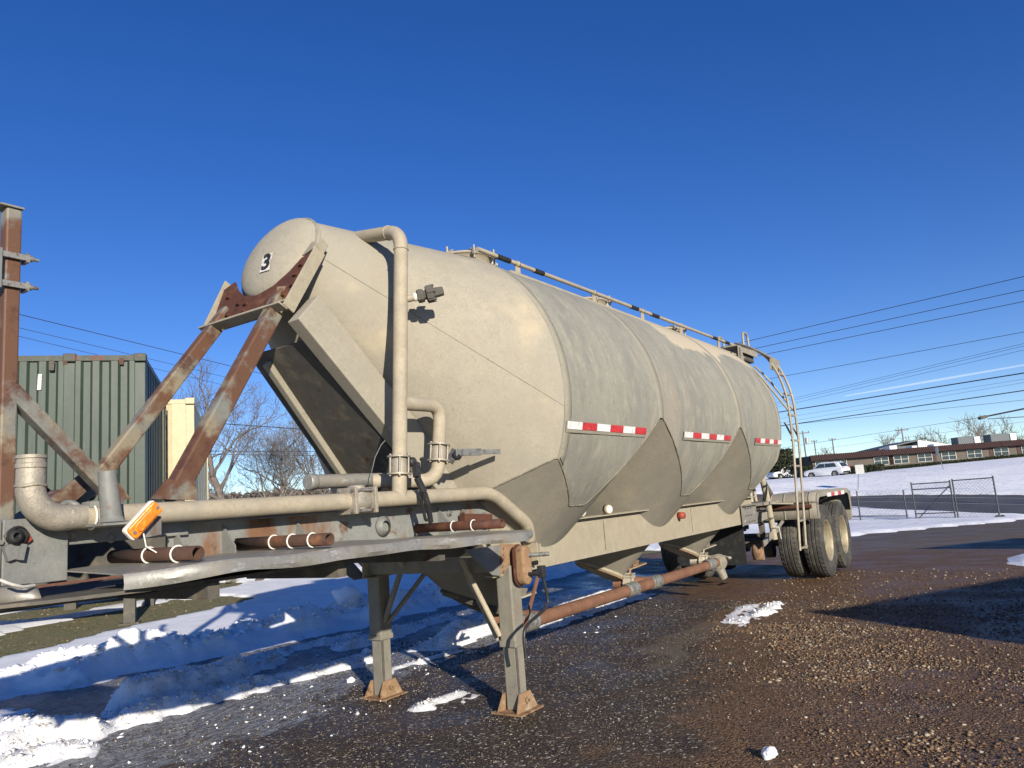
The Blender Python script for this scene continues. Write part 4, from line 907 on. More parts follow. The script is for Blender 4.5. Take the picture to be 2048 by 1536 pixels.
# product hose line under the hoppers
g = G().tube([(4.62, -.36, .475), (6.85, -.36, .47), (9.30, -.36, .465)], .054, 24); g.build('discharge_pipe', M_rustpipe, TR)
for xx in (5.02, 6.86, 7.42, 9.06):
    g = G(); nrib = 4
    prof = [(.056, -.11)]
    for k in range(nrib): prof += [(.060, -.10+k*.055), (.068, -.09+k*.055), (.068, -.075+k*.055), (.061, -.065+k*.055)]
    prof += [(.056, .11)]; g.lathe(prof, (xx, -.36, .472), (1, 0, 0), 28); g.build('hose_sleeve', M_band, TR)
g = G().lathe([(.06, 0), (.10, .01), (.10, .03), (.075, .035), (.075, .10), (.10, .105), (.10, .125), (0, .13)], (9.28, -.36, .465), (1, -.05, 0), 24, False)
for k in range(8): g.cyl((9.28, -.36+.088*math.cos(k*.785), .465+.088*math.sin(k*.785)), (9.43, -.36+.088*math.cos(k*.785), .465+.088*math.sin(k*.785)), .009, seg=6)
g.build('end_coupling', M_cast, TR)
g = G().cyl((9.33, -.36, .44), (9.40, -.40, .27), .07, .05, 16); g.build('drain_leg', M_cast, TR)
g = G().lathe([(.0, .0), (.03, .01), (.032, .03), (0, .045)], (9.62, -.42, .47), (0, 0, 1), 12); g.tube([(9.42, -.38, .50), (9.5, -.4, .53), (9.6, -.42, .5)], .008, 6); g.build('pull_ring', M_cast, TR)
# side marker lamps
for px, py, mt in ((1215, 1019, M_zip), (1161, 1024, M_zip)):
    q = at(px, py, y=-.69); g = G().lathe([(0, .03), (.036, .028), (.042, .015), (.042, -.02), (0, -.02)], q, (-.35, -1, 0), 28); g.box(q[0]-.01, q[0]+.01, q[1], q[1]+.03, q[2]-.055, q[2]); g.build('side_lamp', M_pipe, TR)
    G().lathe([(0, .034), (.033, .031), (.034, .028)], q, (-.35, -1, 0), 28).build('lamp_face', mt, TR)
q = at(1361, 1031, y=-.66); G().lathe([(0, .05), (.035, .045), (.035, -.03), (0, -.03)], q, (-.5, -1, 0), 20).build('red_side_lamp', M_gladred, TR)
# retro-reflective tape on the barrel: white and red blocks
def tape(x0, x1, n, first):
    zc_, hh = 1.887, .026; e = (x1-x0)/n
    for k in range(n):
        a_, b_ = x0+e*k+.002, x0+e*(k+1)-.002; V = []
        for zz_ in np.linspace(zc_-hh, zc_+hh, 4):
            q = math.sqrt((R+.014)**2-(zz_-ZC)**2); V.append([(a_, -q, zz_), (b_, -q, zz_)])
        v, t = gridtri(np.array(V)); mkraw('reflective_block', v, t, M_red if (k+first) % 2 == 0 else M_white, TR)
    V = []
    for zz_ in np.linspace(zc_-hh-.022, zc_+hh+.006, 5):
        q = math.sqrt((R+.010)**2-(zz_-ZC)**2); V.append([(x0-.01, -q, zz_), (x1+.01, -q, zz_)])
    v, t = gridtri(np.array(V)); mkraw('tape_backing', v, t, M_grey, TR)
tape(4.43, 5.72, 6, 1); tape(6.55, 7.85, 6, 1); tape(8.74, 9.84, 6, 0)
# manholes
for xm in (4.98, 7.12, 9.27):
    mh = empty('manhole', (xm, 0, 3.30), parent=TR)
    g = G().lathe([(.24, 0), (.24, .10), (.255, .10), (.255, .115), (.20, .135), (0, .145)], (xm, 0, 3.36), (0, 0, 1), 40); g.build('manhole_lid', M_pipe, mh)
    for k in range(8):
        q = k*PI/4+.2; g = G().bar((xm+.20*math.cos(q), .20*math.sin(q), 3.50), (xm+.31*math.cos(q), .31*math.sin(q), 3.44), .03, .03); g.cyl((xm+.29*math.cos(q), .29*math.sin(q), 3.33), (xm+.29*math.cos(q), .29*math.sin(q), 3.51), .010, seg=6); g.lathe([(0, .03), (.024, .02), (.024, -.01), (0, -.01)], (xm+.29*math.cos(q), .29*math.sin(q), 3.44), (0, 0, 1), 8); g.build('lid_clamp', M_cast, mh)
# top handrail
YR = -.35
h0, h1 = at(955, 498, y=YR), at(1490, 699, y=YR)
hx_ = lambda px: h0+(h1-h0)*0+np.array([0, 0, 0]) if False else None
def hp(px):   # point on the handrail seen in picture column px
    best = min(np.linspace(0, 1, 400), key=lambda k: abs(proj_u(h0+(h1-h0)*k)-px)); return h0+(h1-h0)*best
def proj_u(P):
    q = M3.T@(P-CAM); return 1024+FPX*q[0]/q[2]
HRL = empty('handrail', tuple(h0), parent=TR)
G().tube([h0, h1], .019, 14).build('rail_tube', M_pipe, HRL)
for a_, b_ in ((994, 1018), (1067, 1087), (1260, 1275), (1302, 1316), (1424, 1433), (1449, 1457)): G().tube([hp(a_), hp(b_)], .023, 14).build('rail_tape', M_dark, HRL)
for px in (1036, 1187, 1284, 1362, 1437):
    q = hp(px); zs = ZC+math.sqrt(R*R-YR*YR); g = G().prism([(q[0]-.055, YR, zs-.02), (q[0]+.045, YR, zs-.02), (q[0]+.035, YR, q[2]), (q[0]-.02, YR, q[2])], (0, .008, 0)); g.lathe([(.022, -.02), (.026, -.02), (.026, .02), (.022, .02)], q, (1, 0, 0), 14); g.build('rail_bracket', M_pipe, HRL)
G().box(5.0, 11.2, -.47, -.40, ZC+math.sqrt(R*R-.43**2)-.01, ZC+math.sqrt(R*R-.43**2)+.012).build('walkway_angle', M_rail, TR)
# rear top platform
g = G(); g.box(10.85, 11.75, -.50, -.06, 3.405, 3.425); g.build('platform_top', M_ladder, TR)
g = G().prism([(10.85, -.50, 3.42), (11.0, -.50, 3.42), (11.0, -.52, 3.15), (10.75, -.52, 3.18)], (0, .01, 0)); g.box(11.0, 11.75, -.51, -.50, 3.32, 3.42); g.build('platform_side', M_ladder, TR)
g = G(); g.box(11.0, 11.70, -.46, -.10, 3.24, 3.255); g.box(11.0, 11.7, -.46, -.44, 3.25, 3.40); g.build('grating', M_under, TR)
for yy in (-.48, -.10): G().pipe([(11.2, yy, 3.42), (11.2, yy, 3.66), (11.45, yy, 3.66), (11.45, yy, 3.42)], .018, .09, 10, 5).build('grab_hoop', M_ladder, TR)
# side ladder bent over the barrel
LD = empty('ladder', (10.1, -1.3, .5), parent=TR)
def lad(x): return [(x-.27, -1.27, .545), (x-.27+.25, -1.30, 1.9), (x-.02, -1.30, 2.45), (x, -1.245, 2.72), (x+.05, -1.11, 3.02), (x+.15, -.90, 3.20), (x+.55, -.55, 3.39)]
for dx in (0, .30): G().pipe(lad(10.02+dx), .016, .16, 12, 5).build('ladder_rail', M_ladder, LD)
for z0, xo in ((.575, 9.755), (.90, 9.815), (1.25, 9.88), (1.58, 9.94), (1.91, 9.99), (2.24, 9.995), (2.52, 10.0), (2.80, 10.02)):
    yy = -1.285 if z0 < 2.5 else (-1.26 if z0 < 2.6 else -1.20)
    G().bar((xo, yy, z0), (xo+.30, yy, z0), .030, .022).build('rung', M_ladder, LD)
g = G().prism([(9.98, -1.16, 3.00), (10.42, -1.16, 3.00), (10.48, -.98, 3.14), (10.04, -.98, 3.14)], (0, 0, .012)); g.prism([(9.98, -1.16, 3.0), (10.42, -1.16, 3.0), (10.42, -1.14, 2.86), (9.98, -1.14, 2.86)], (0, .01, 0)); g.build('ladder_step', M_ladder, LD)
for x in (10.0, 10.32):
    G().pipe([(x, -1.29, 2.3), (x-.25, -1.05, 2.78), (x-.2, -.90, 2.95)], .013).build('ladder_stay', M_ladder, LD)
    G().pipe([(x-.02, -1.30, 1.95), (x+.1, -1.20, 2.15)], .012).build('ladder_stay', M_ladder, LD)

# rear running gear
AX = [11.70, 12.80]; TR_ = .515
for s_ in (-1, 1):
    g = G(); g.box(10.16, 13.6, s_*.50-.04, s_*.50+.04, .90, 1.08); g.build('rear_frame', M_under, TR)
g = G(); g.box(13.55, 13.65, -1.2, 1.2, .70, 1.10); g.build('rear_bumper', M_fender, TR)
def make_wheel(x, y, out, inner):
    Wh = empty('wheel', (x, y, TR_), parent=TR); prof = []
    hw = .125; N = 120; M_ = 22; V = []
    # tread with zig-zag grooves
    for j in range(M_+1):
        u = j/M_*2-1; row = []
        for k in range(N):
            q = 2*PI*k/N; rad = TR_-.012*abs(u)**3
            ph = math.sin(q*60)*.05
            if min(abs(u-ph), abs(u-.42-ph), abs(u+.42-ph)) < .055: rad -= .012
            if abs(u) > .72 and (k % 3 == 0): rad -= .008
            row.append((x+rad*math.cos(q), y+u*hw*.90, TR_+rad*math.sin(q)))
        row.append(row[0]); V.append(row)
    v, t = gridtri(np.array(V)); g = G(); g.add(v, t)
    for e in (-1, 1):
        g.lathe([(TR_-.012, hw*.90), (TR_-.03, hw*1.02), (TR_-.10, hw*1.12), (TR_-.17, hw*1.10), (TR_-.225, hw*.95), (TR_-.235, hw*.7)], (x, y, TR_), (0, e, 0), 60)
    g.build('tyre', M_tyre, Wh)
    if not inner:
        g = G().lathe([(.292, hw*.85), (.300, hw*.95), (.285, hw*.97), (.275, hw*.80), (.262, hw*.3), (.255, -.02), (.20, -.045), (.13, -.05), (.125, -.02), (.12, .05), (.07, .075), (0, .08)], (x, y, TR_), (0, out, 0), 48); g.build('rim', M_rim, Wh)
        for k in range(10):
            q = k*.628; G().bolt((x+.165*math.cos(q), y-out*.045, TR_+.165*math.sin(q)), (0, out, 0), .018, .03).build('wheel_nut', M_bolt, Wh)
    else:
        G().lathe([(.29, hw*.85), (.26, 0), (.29, -hw*.85)], (x, y, TR_), (0, out, 0), 36).build('rim', M_rim, Wh)
    return Wh
def copy_tree(o, dloc, parent, flip=False):
    c = o.copy(); COL.objects.link(c); c.parent = parent; c.location = Vector(o.location)+Vector(dloc)
    if flip: c.rotation_euler = (0, 0, PI)
    for ch in kids(o):
        d = ch.copy(); COL.objects.link(d); d.parent = c
    return c
wo_ = make_wheel(AX[0], -1.075, -1, False); wi_ = make_wheel(AX[0], -.735, -1, True)
copy_tree(wo_, (AX[1]-AX[0], 0, 0), TR); copy_tree(wi_, (AX[1]-AX[0], 0, 0), TR)
for k in range(2):
    copy_tree(wo_, ((AX[1]-AX[0])*k, 2.15, 0), TR, True); copy_tree(wi_, ((AX[1]-AX[0])*k, 1.47, 0), TR, True)
for xx in AX:
    G().cyl((xx, -1.0, TR_), (xx, 1.0, TR_), .065, seg=16).build('axle', M_under, TR)
    for s_ in (-1, 1): G().box(xx-.45, xx+.45, s_*.50-.035, s_*.50+.035, .60, .68).build('leaf_spring', M_under, TR); G().cyl((xx-.05, s_*.3, .40), (xx-.05, s_*.42, .40), .11, seg=16).build('brake_chamber', M_under, TR)
for s_ in (-1, 1):
    for xx in (11.05, 12.25, 13.40): G().prism([(xx-.08, s_*.48, .92), (xx+.08, s_*.48, .92), (xx+.05, s_*.48, .62), (xx-.05, s_*.48, .62)], (0, .05, 0)).build('spring_hanger', M_under, TR)
# fenders: rounded box arches, ribbed front face
def fender(s_):
    F = empty('fender', (12.2, s_*.95, 1.1), parent=TR)
    prof = [(11.06, .86), (11.06, 1.0), (11.08, 1.09)]
    for k in range(7): q = PI-PI/2*k/6; prof.append((11.24+.17*math.cos(q), 1.08+.13*math.sin(q)))
    prof += [(12.2, 1.215)]
    for k in range(7): q = PI/2-PI/2*k/6; prof.append((13.26+.17*math.cos(q), 1.08+.13*math.sin(q)))
    prof += [(13.44, 1.0), (13.44, .86)]
    V = [[(a_, y_, b_) for y_ in np.linspace(s_*.50, s_*1.235, 6)] for a_, b_ in prof]
    v, t = gridtri(np.array(V)); o = mkraw('fender_skin', v, t, M_fender, F, True); mo = o.modifiers.new('s', 'SOLIDIFY'); mo.thickness = .006
    # outer lip
    g = G(); P_ = [np.array((a_, s_*1.24, b_)) for a_, b_ in prof]
    for i in range(len(P_)-1):
        c_ = np.array([12.25, s_*1.24, .80]); g.add([P_[i], P_[i+1], P_[i+1]+(c_-P_[i+1])*np.array([.075, 0, .16]), P_[i]+(c_-P_[i])*np.array([.075, 0, .16])], [(0, 1, 2, 3)])
    o = g.build('fender_lip', M_fender, F); mo = o.modifiers.new('s', 'SOLIDIFY'); mo.thickness = .006
    for yy in (.62, .80, .98, 1.14): g = G().tube([(a_-.004 if a_ < 12 else a_, s_*yy, b_+.003) for a_, b_ in prof[:12]], .011, 6); g.build('fender_rib', M_fender, F)
    return F
FN = fender(-1); fender(1)
for k in range(5):
    xa = 11.78+k*.24; G().box(xa, xa+.235, -1.252, -1.2445, 1.130, 1.185).build('reflective_block', M_white if k % 2 == 0 else M_red, FN)
G().box(13.44, 14.0, -1.15, 1.15, 1.02, 1.16).build('rear_box', M_under, TR)
G().cyl((11.02, -.62, 1.03), (11.02, -1.18, 1.03), .028, seg=14).build('hose_tube', M_rust, TR)
# slotted step plate at the end of the rail
g = G(); g.box(9.60, 10.20, -.665, -.650, .885, 1.125); g.box(9.60, 10.20, -.72, -.650, 1.125, 1.137); g.build('step_plate', M_galv, TR)
for zz_, n in ((1.09, 3), (1.0, 3), (.92, 4)):
    for k in range(n): G().box(9.70+k*.11, 9.77+k*.11, -.669, -.6655, zz_-.008, zz_+.008).build('slot', M_under, TR)
# pipes, hoses and boxes between barrel and bogie
g = G().pipe([(10.55, -.66, 1.75), (10.7, -.68, 1.20), (10.75, -.70, .62)], .042, .1); g.build('rear_pipe', M_pipe, TR)
g = G().pipe([(10.4, -.55, 1.80), (10.25, -.60, 1.15)], .028); g.build('rear_stay', M_ladder, TR)
g = G().pipe([(10.65, -.50, 1.85), (10.45, -.60, 1.15)], .024); g.build('rear_stay', M_ladder, TR)
g = G().pipe([(10.9, -.40, 1.9), (11.5, -.55, 1.15)], .035); g.build('rear_stay', M_under, TR)
for zz_ in (1.62, 1.42): G().bar((10.25, -.66, zz_), (10.8, -.66, zz_), .012, .02).build('pipe_clip', M_under, TR)
g = G(); g.box(10.25, 11.05, -.74, -.40, 1.10, 1.14); g.prism([(10.7, -.74, 1.10), (11.2, -1.0, 1.06), (11.3, -.6, 1.10)], (0, 0, .02)); g.build('rear_tray', M_fender, TR)
g = G(); g.box(10.30, 10.62, -.70, -.45, .90, 1.02); g.build('tool_box', M_fender, TR, bevel=.005)
g = G().bar((10.3, -.66, 1.06), (10.8, -.66, 1.04), .02, .03); g.bar((10.6, -.66, 1.04), (10.85, -.68, .92), .02, .02); g.bar((10.4, -.72, .90), (10.9, -.72, .92), .02, .02); g.build('rear_bracket', M_under, TR)
g = G().bar((10.35, -.66, .60), (10.9, -.72, .76), .012, .09); g.bar((10.9, -.72, .76), (11.1, -.76, .86), .012, .05); g.build('bent_flap', M_galv, TR)
g = G().lathe([(0, 0), (.07, .0), (.08, .1), (.06, .2), (0, .2)], (10.5, -.52, .38), (0, 0, 1), 14); g.cyl((10.62, -.55, .36), (10.62, -.55, .62), .02); g.build('brake_gear', M_foot, TR)
G().box(10.1, 10.14, -.48, .48, .35, .92).build('mud_flap', M_dark, TR)
G().cyl((10.3, -.3, .85), (10.3, .7, .85), .16, seg=24).build('air_tank', M_under, TR)
G().cyl((10.9, .15, .70), (10.9, .9, .70), .15, seg=24).build('air_tank', M_pipe, TR)
G().pipe([(10.6, -.75, .80), (10.75, -.78, .78), (10.78, -.78, .62)], .006, .02, 6).build('air_hose', M_zip, TR)
# ------------------------------------------------------------------ containers in the field
def corrug(p0, d, L, z0, z1, depth_dir, period=.26, dep=.036, inset=.02):
    """corrugated sheet from p0 along d; returns verts, faces"""
    p0 = np.array(p0, float); d = unit(d); n_ = unit(depth_dir); V = []; s = 0; pts = []
    while s < L-1e-6:
        for a_, b_ in ((0, 0), (.28, 0), (.42, 1), (.78, 1), (.92, 0)):
            q = s+a_*period
            if q < L: pts.append((q, b_))
        s += period
    pts.append((L, 0))
    for q, b_ in pts:
        for z in (z0, z1): V.append((*(p0[:2]+d[:2]*q+n_[:2]*(inset+dep*b_)), z))
    F = [(2*i, 2*i+2, 2*i+3, 2*i+1) for i in range(len(pts)-1)]
    return V, F
def obb(g, o, a_, b_, la, lb, z0, z1):
    o = np.array([o[0], o[1], 0.0]); a_ = np.array([*a_, 0.0]); b_ = np.array([*b_, 0.0])
    return g.prism([o+np.array([0, 0, z0]), o+a_*la+np.array([0, 0, z0]), o+a_*la+b_*lb+np.array([0, 0, z0]), o+b_*lb+np.array([0, 0, z0])], (0, 0, z1-z0))
def container(c, fd, sd, LF, LS, z0, z1, mat, label, posts=(0,), period=.26, name='shipping_container', castm=None, group=None, detail=True):
    """c: corner nearest the camera; fd: unit vector along the front face; sd: along the side"""
    C = empty(name, (c[0], c[1], z0), label, 'shipping container', group)
    fd = np.array(fd); sd = np.array(sd); c = np.array(c[:2], float); inn = np.array([*sd, 0]); inn2 = np.array([*fd, 0])
    W_ = .16; castm = castm or mat
    for q in list(posts)+[LF-W_]:
        g = obb(G(), c+fd*q, fd, sd, W_, W_, z0+.15, z1-.15); g.build('corner_post', mat, C, bevel=.01)
        for zz_ in (z0, z1-.13):
            obb(G(), c+fd*(q-.008)-sd*.008, fd, sd, W_+.02, W_+.02, zz_, zz_+.13).build('corner_casting', castm, C, bevel=.015)
            if detail: G().prism([np.array([*(c+fd*(q+.05)-sd*.010), zz_+.04]), np.array([*(c+fd*(q+.105)-sd*.010), zz_+.04]), np.array([*(c+fd*(q+.105)-sd*.010), zz_+.10]), np.array([*(c+fd*(q+.05)-sd*.010), zz_+.10])], (*(sd*.004), 0)).build('casting_hole', M_under, C)
    for q in (LS-W_,):
        obb(G(), c+sd*q, fd, sd, W_, W_, z0+.15, z1-.15).build('corner_post', mat, C); obb(G(), c+sd*q-fd*.008, fd, sd, W_, W_+.008, z1-.13, z1).build('corner_casting', castm, C, bevel=.015)
        obb(G(), c+sd*q+fd*(LF-W_), fd, sd, W_, W_, z0, z1).build('corner_post', mat, C)
    ps = sorted(list(posts)+[LF-W_])
    for i in range(len(ps)-1):
        q0, q1 = ps[i]+W_, ps[i+1]
        v, f = corrug([*(c+fd*q0), 0], [*fd, 0], q1-q0, z0+.14, z1-.11, [*sd, 0], period); o = mkraw('corrugated_panel', v, f, mat, C)
        obb(G(), c+fd*q0+sd*.01, fd, sd, q1-q0, .07, z1-.115, z1-.03).build('top_rail', castm if detail else mat, C)
        obb(G(), c+fd*q0+sd*.01, fd, sd, q1-q0, .10, z0+.01, z0+.15).build('bottom_rail', mat, C)
    v, f = corrug([*(c+sd*W_), 0], [*sd, 0], LS-2*W_, z0+.14, z1-.11, [*fd, 0], period); mkraw('corrugated_panel', v, f, mat, C)
    obb(G(), c+sd*W_+fd*.01, fd, sd, .06, LS-2*W_, z1-.115, z1-.04).build('top_rail', mat, C)
    obb(G(), c+sd*W_+fd*.01, fd, sd, .06, LS-2*W_, z0, z0+.15).build('bottom_rail', mat, C)
    # back, far side, roof and floor
    obb(G(), c+sd*(LS-.04), fd, sd, LF, .03, z0+.1, z1-.1).build('back_wall', mat, C)
    obb(G(), c+fd*(LF-.04), fd, sd, .03, LS, z0+.1, z1-.1).build('end_wall', mat, C)
    obb(G(), c+fd*.03+sd*.03, fd, sd, LF-.06, LS-.06, z1-.07, z1-.05).build('roof_panel', mat, C)
    obb(G(), c+fd*.03+sd*.03, fd, sd, LF-.06, LS-.06, z0+.02, z0+.12).build('floor_frame', M_under, C)
    return C
CF, CS = np.array([-.805, .593]), np.array([.593, .805])
cc = at(291, 706, z=4.2)
GC = container(cc, CF, CS, 4.6, 3.0, 1.62, 4.2, M_cont, 'weathered dark green corrugated container raised behind the front of the trailer', posts=(0, .99), castm=M_contr)
def oncont(px, py, off):   # point on the front face of the green container
    d = ray(px, py); n3 = np.array([*CS, 0]); k = ((np.array([*cc[:2], 0])-n3*off-CAM)@n3)/(d@n3); return CAM+k*d
q = [oncont(a_, b_, .006) for a_, b_ in ((74, 780), (82, 780), (84, 748), (76, 748))]
G().prism(q, tuple(np.array([*CS, 0])*.003)).build('white_label', M_decal, GC)
q = [oncont(a_, b_, .03) for a_, b_ in ((97, 741), (108, 741), (109, 722), (97, 722))]
G().prism(q, tuple(np.array([*CS, 0])*.05)).build('vent_box', M_under, GC, bevel=.01)
G().prism([oncont(a_, b_, .035) for a_, b_ in ((99, 727), (107, 727), (107, 723), (99, 723))], tuple(np.array([*CS, 0])*.01)).build('vent_lip', M_under, GC)
for px in (130, 243): G().prism([oncont(a_, b_, .004) for a_, b_ in ((px-4, 729), (px+4, 729), (px+5, 716), (px-5, 716))], tuple(np.array([*CS, 0])*.006)).build('rust_patch', M_rust, GC)
# skid frame carrying it
SK = empty('container_chassis', (cc[0], cc[1], 0), 'dark low chassis frame with stub legs carrying the green container', 'chassis')
c2 = np.array(cc[:2])
for q in (.0, 2.6): obb(G(), c2+CS*q, CF, CS, 4.6, .14, 1.40, 1.60).build('frame_beam', M_under, SK)
for q in (.1, 2.2, 4.3): obb(G(), c2+CF*q, CF, CS, .14, 2.75, 1.45, 1.59).build('cross_beam', M_under, SK)
for a_ in (.15, 4.2):
    for b_ in (.05, 2.6):
        p_ = c2+CF*a_+CS*b_; obb(G(), p_, CF, CS, .16, .16, .02, 1.40).build('leg', M_under, SK); obb(G(), p_-CF*.06-CS*.06, CF, CS, .28, .28, .0, .03).build('leg_pad', M_under, SK)
obb(G(), c2+CF*.3-CS*.12, CF, CS, 4.2, .3, .62, .80).build('side_beam', M_rust, SK)
cc3 = at(388, 795, z=4.0); CR = container(cc3, CF, CS, 2.44, 6.0, 1.0, 4.0, M_cream, 'pale cream container standing behind the green one, bare trees to its right', posts=(0,), period=.9, detail=False)
for q in (.1, 5.6):
    for b_ in (.1, 2.1): obb(G(), np.array(cc3[:2])+CS*q+CF*b_, CF, CS, .2, .2, .0, 1.0).build('support_block', M_under, CR)
# lattice of a folded ladder between the two containers
p_ = np.array(cc[:2])+CS*3.12
LT = empty('steel_ladder', (p_[0], p_[1], .1), 'thin dark steel ladder standing between the green and the cream container', 'ladder')
for k in (0, .34): G().cyl((*(p_+CS*k), .1), (*(p_+CS*k), 3.75), .02, seg=8).build('ladder_side', M_under, LT)
for k in range(11): G().cyl((*(p_), .35+k*.32), (*(p_+CS*.34), .25+k*.32), .014, seg=6).build('rung', M_under, LT)
# two unseen containers, added at right to cast shadows into the picture
F1, S1 = np.array([.852, -.523]), np.array([-.523, -.852])
container((3.93, -8.17), F1, S1, 6.06, 2.44, 0, 2.6, M_cont, 'unseen green container added out of the picture to the right to cast the large shadow', posts=(0,), detail=False, name='shadow_container')
F2, S2 = np.array([.45, -.893]), np.array([-.893, -.45])
container((12.9, -8.35), np.array([.80, -.60]), np.array([-.60, -.80]), 3.0, 6.0, -.1, 2.5, M_cream, 'unseen cream container added out of the picture beyond the first to cast the far shadow', posts=(0,), detail=False, name='shadow_container')

# ------------------------------------------------------------------ bare trees
def tree(name, base, H, seed, mat, label, group, spread=.55, levels=6, trunk_r=None, lean=(0, 0), twig=.010, dens=1.0):
    rs = random.Random(seed); T_ = empty(name, tuple(base), label, 'tree', group)
    tr = G(); cr = G(); r0 = trunk_r or H*.022
    def limb(p, d, L, r, lv, out, seg_):
        n = 4 if lv < 3 else 3; pts = [p]; dd = d
        for i in range(n):
            w_ = .16 if lv == 0 else .30
            dd = unit(dd+np.array([rs.gauss(0, w_), rs.gauss(0, w_), rs.gauss(0, w_*.6)+(.10 if lv > 0 else 0.02)])); pts.append(pts[-1]+dd*L/n)
        r1 = r*.62 if lv < levels-1 else max(twig*.5, r*.45)
        rad = [r+(r1-r)*i/n for i in range(n+1)]
        out.tube(pts, rad, seg_, cap=False)
        if lv >= levels: return
        tw = 1
        nk = (6 if lv == 0 else (4 if lv < 2 else 3)); nk = max(2, int(nk*dens))
        for k in range(nk):
            f_ = rs.uniform(.30 if lv else .28, 1.0) if k else 1.0
            i = min(n-1, int(f_*n)); q = pts[i]+(pts[i+1]-pts[i])*(f_*n-i) if f_ < 1 else pts[-1]
            side = unit(np.array([rs.gauss(0, 1), rs.gauss(0, 1), rs.gauss(0, .35)])); side = unit(side-dd*(side@dd))
            a_ = rs.uniform(.45, 1.15)*spread*1.6 if f_ < 1 else rs.uniform(.1, .5)
            nd = unit(dd*math.cos(a_)+side*math.sin(a_))
            rr_ = rad[min(n, i)]*rs.uniform(.45, .62) if f_ < 1 else r1*.9
            limb(q, nd, L*rs.uniform(.58, .80), max(twig*.5, rr_), lv+1, cr, 5 if lv < 1 else (4 if lv < 2 else 3))
    limb(np.array(base, float), unit(np.array([lean[0], lean[1], 1.0])), H*.36, r0, 0, tr, 9)
    tr.build('trunk', mat, T_); cr.build('branches', mat, T_); return T_
GT = 'bare trees in the snowy field behind the trailer'
def tbase(px, D):
    p_ = at(px, 1020, D=D); return (p_[0], p_[1], gz(p_[0], p_[1])-.05)
tree('bare_tree', tbase(458, 37), 9.6, 11, M_bark, 'tallest bare tree, thick dark trunk, seen between the two rusty struts and the tank', GT, .46, 6, .24, (-.02, -.02), .012)
tree('bare_tree', tbase(531, 42), 7.9, 23, M_barkl, 'slim pale bare tree, middle one of the three behind the air pipe', GT, .38, 6, .12, (.0, .0), .011)
tree('bare_tree', tbase(588, 44), 7.9, 5, M_bark, 'bare tree nearest the underside of the front cone', GT, .40, 6, .14, (.03, 0), .011)
tree('bare_tree', tbase(650, 46), 7.5, 37, M_bark, 'bare tree mostly hidden by the front cone', GT, .42, 5, .12, (.03, 0), .012)
tree('bare_tree', tbase(415, 52), 5.0, 41, M_bark, 'low twiggy bare tree behind the cream container', GT, .6, 5, .09, (0, 0), .012, 1.2)
G2 = 'bare trees beyond the long building'
lb = ['spreading bare tree behind the building left of the utility pole', 'faint bare tree just behind the utility pole', 'bare tree with a forked crown above the white gable', 'dense reddish bare tree right of the white gable', 'second dense bare tree right of the white gable', 'third dense bare tree, left of the first rooftop unit', 'tall pale bare tree behind the first rooftop unit', 'tall pale bare tree between the rooftop units', 'bare tree at the right edge of the picture']
for i, (px, H, mt) in enumerate([(1655, 4.6, M_bark), (1800, 6.2, M_barkl), (1849, 6.2, M_bark), (1882, 6.0, M_bark), (1904, 5.4, M_bark), (1925, 5.8, M_bark), (1968, 8.0, M_barkl), (1990, 6.6, M_barkl), (2040, 7.6, M_bark)]):
    b_ = tbase(px, 125+i % 3*6); tree('far_bare_tree', (b_[0], b_[1], 1.6), H*1.35, 50+i, mt, lb[i], G2, .55, 4, .12, (0, 0), .05, 1.0)
def leafcloud(name, p0, p1, h, w, n, mat, label, cat, group=None, size=.12, kind=None):
    rs = np.random.RandomState(int(abs(p0[0]*7)) % 1000); t_ = rs.rand(n); p0 = np.array(p0, float); p1 = np.array(p1, float)
    base = p0+(p1-p0)*t_[:, None]; L = np.linalg.norm(p1-p0); prof = .75+.35*fbm(t_*L, t_*0+3, 3, .9)
    a_ = rs.uniform(0, 2*PI, n); rad = rs.rand(n)**.4
    c_ = base+np.stack([np.cos(a_)*w/2*rad, np.sin(a_)*w/2*rad, h*prof*rs.rand(n)**.6], -1)
    q = rs.normal(size=(n, 3, 3))*size*.6; V = (c_[:, None]+q).reshape(-1, 3); F = np.arange(n*3).reshape(-1, 3)
    o = mkraw(name, V, F, mat, None, False, origin=p0); return setp(o, label, cat, group, kind)

# ------------------------------------------------------------------ long low building across the road
FW = np.array([.8297, .5582]); RT = np.array([.5582, -.8297])       # away from the camera, to the right
DB = 88.0
def fp(px, D): q = at(px, 930, D=D); return np.array([q[0], q[1]])
b0 = fp(1626, DB); LB = 36.0; zb = 1.5; zt = 3.55
BL = empty('long_building', (b0[0], b0[1], zb), 'long beige single-storey building with a dark red tiled parapet across the road', 'building')
obb(G(), b0+FW*.15, RT, FW, LB, 12.0, zb-1.0, zt+.5).build('wall', M_wall, BL)
g = G(); q0 = b0-FW*.55; zt0, zt1 = 3.46, 4.12
P0 = [np.array([*(q0-RT*.4), zt0]), np.array([*(q0+FW*.55-RT*.1), zt1]), np.array([*(q0+FW*.9-RT*.1), zt1]), np.array([*(q0+FW*.9-RT*.4), zt0])]
g.prism(P0, np.array([*(RT*(LB+.8)), 0])); g.build('tiled_parapet', M_tile, BL)
g = G(); n = 150
for k in range(n):
    s = (LB+.4)*k/n; a_ = np.array([*(q0-FW*.03+RT*(s-.2)), zt0]); b_ = np.array([*(q0+FW*.52+RT*(s-.2)), zt1]); g.bar(a_, b_, .085, .06, (0, 0, 1))
g.build('tile_rib', M_shut, BL)
px_w = [1644, 1682, 1764, 1804, 1852, 1900, 1952, 2006, 2062]
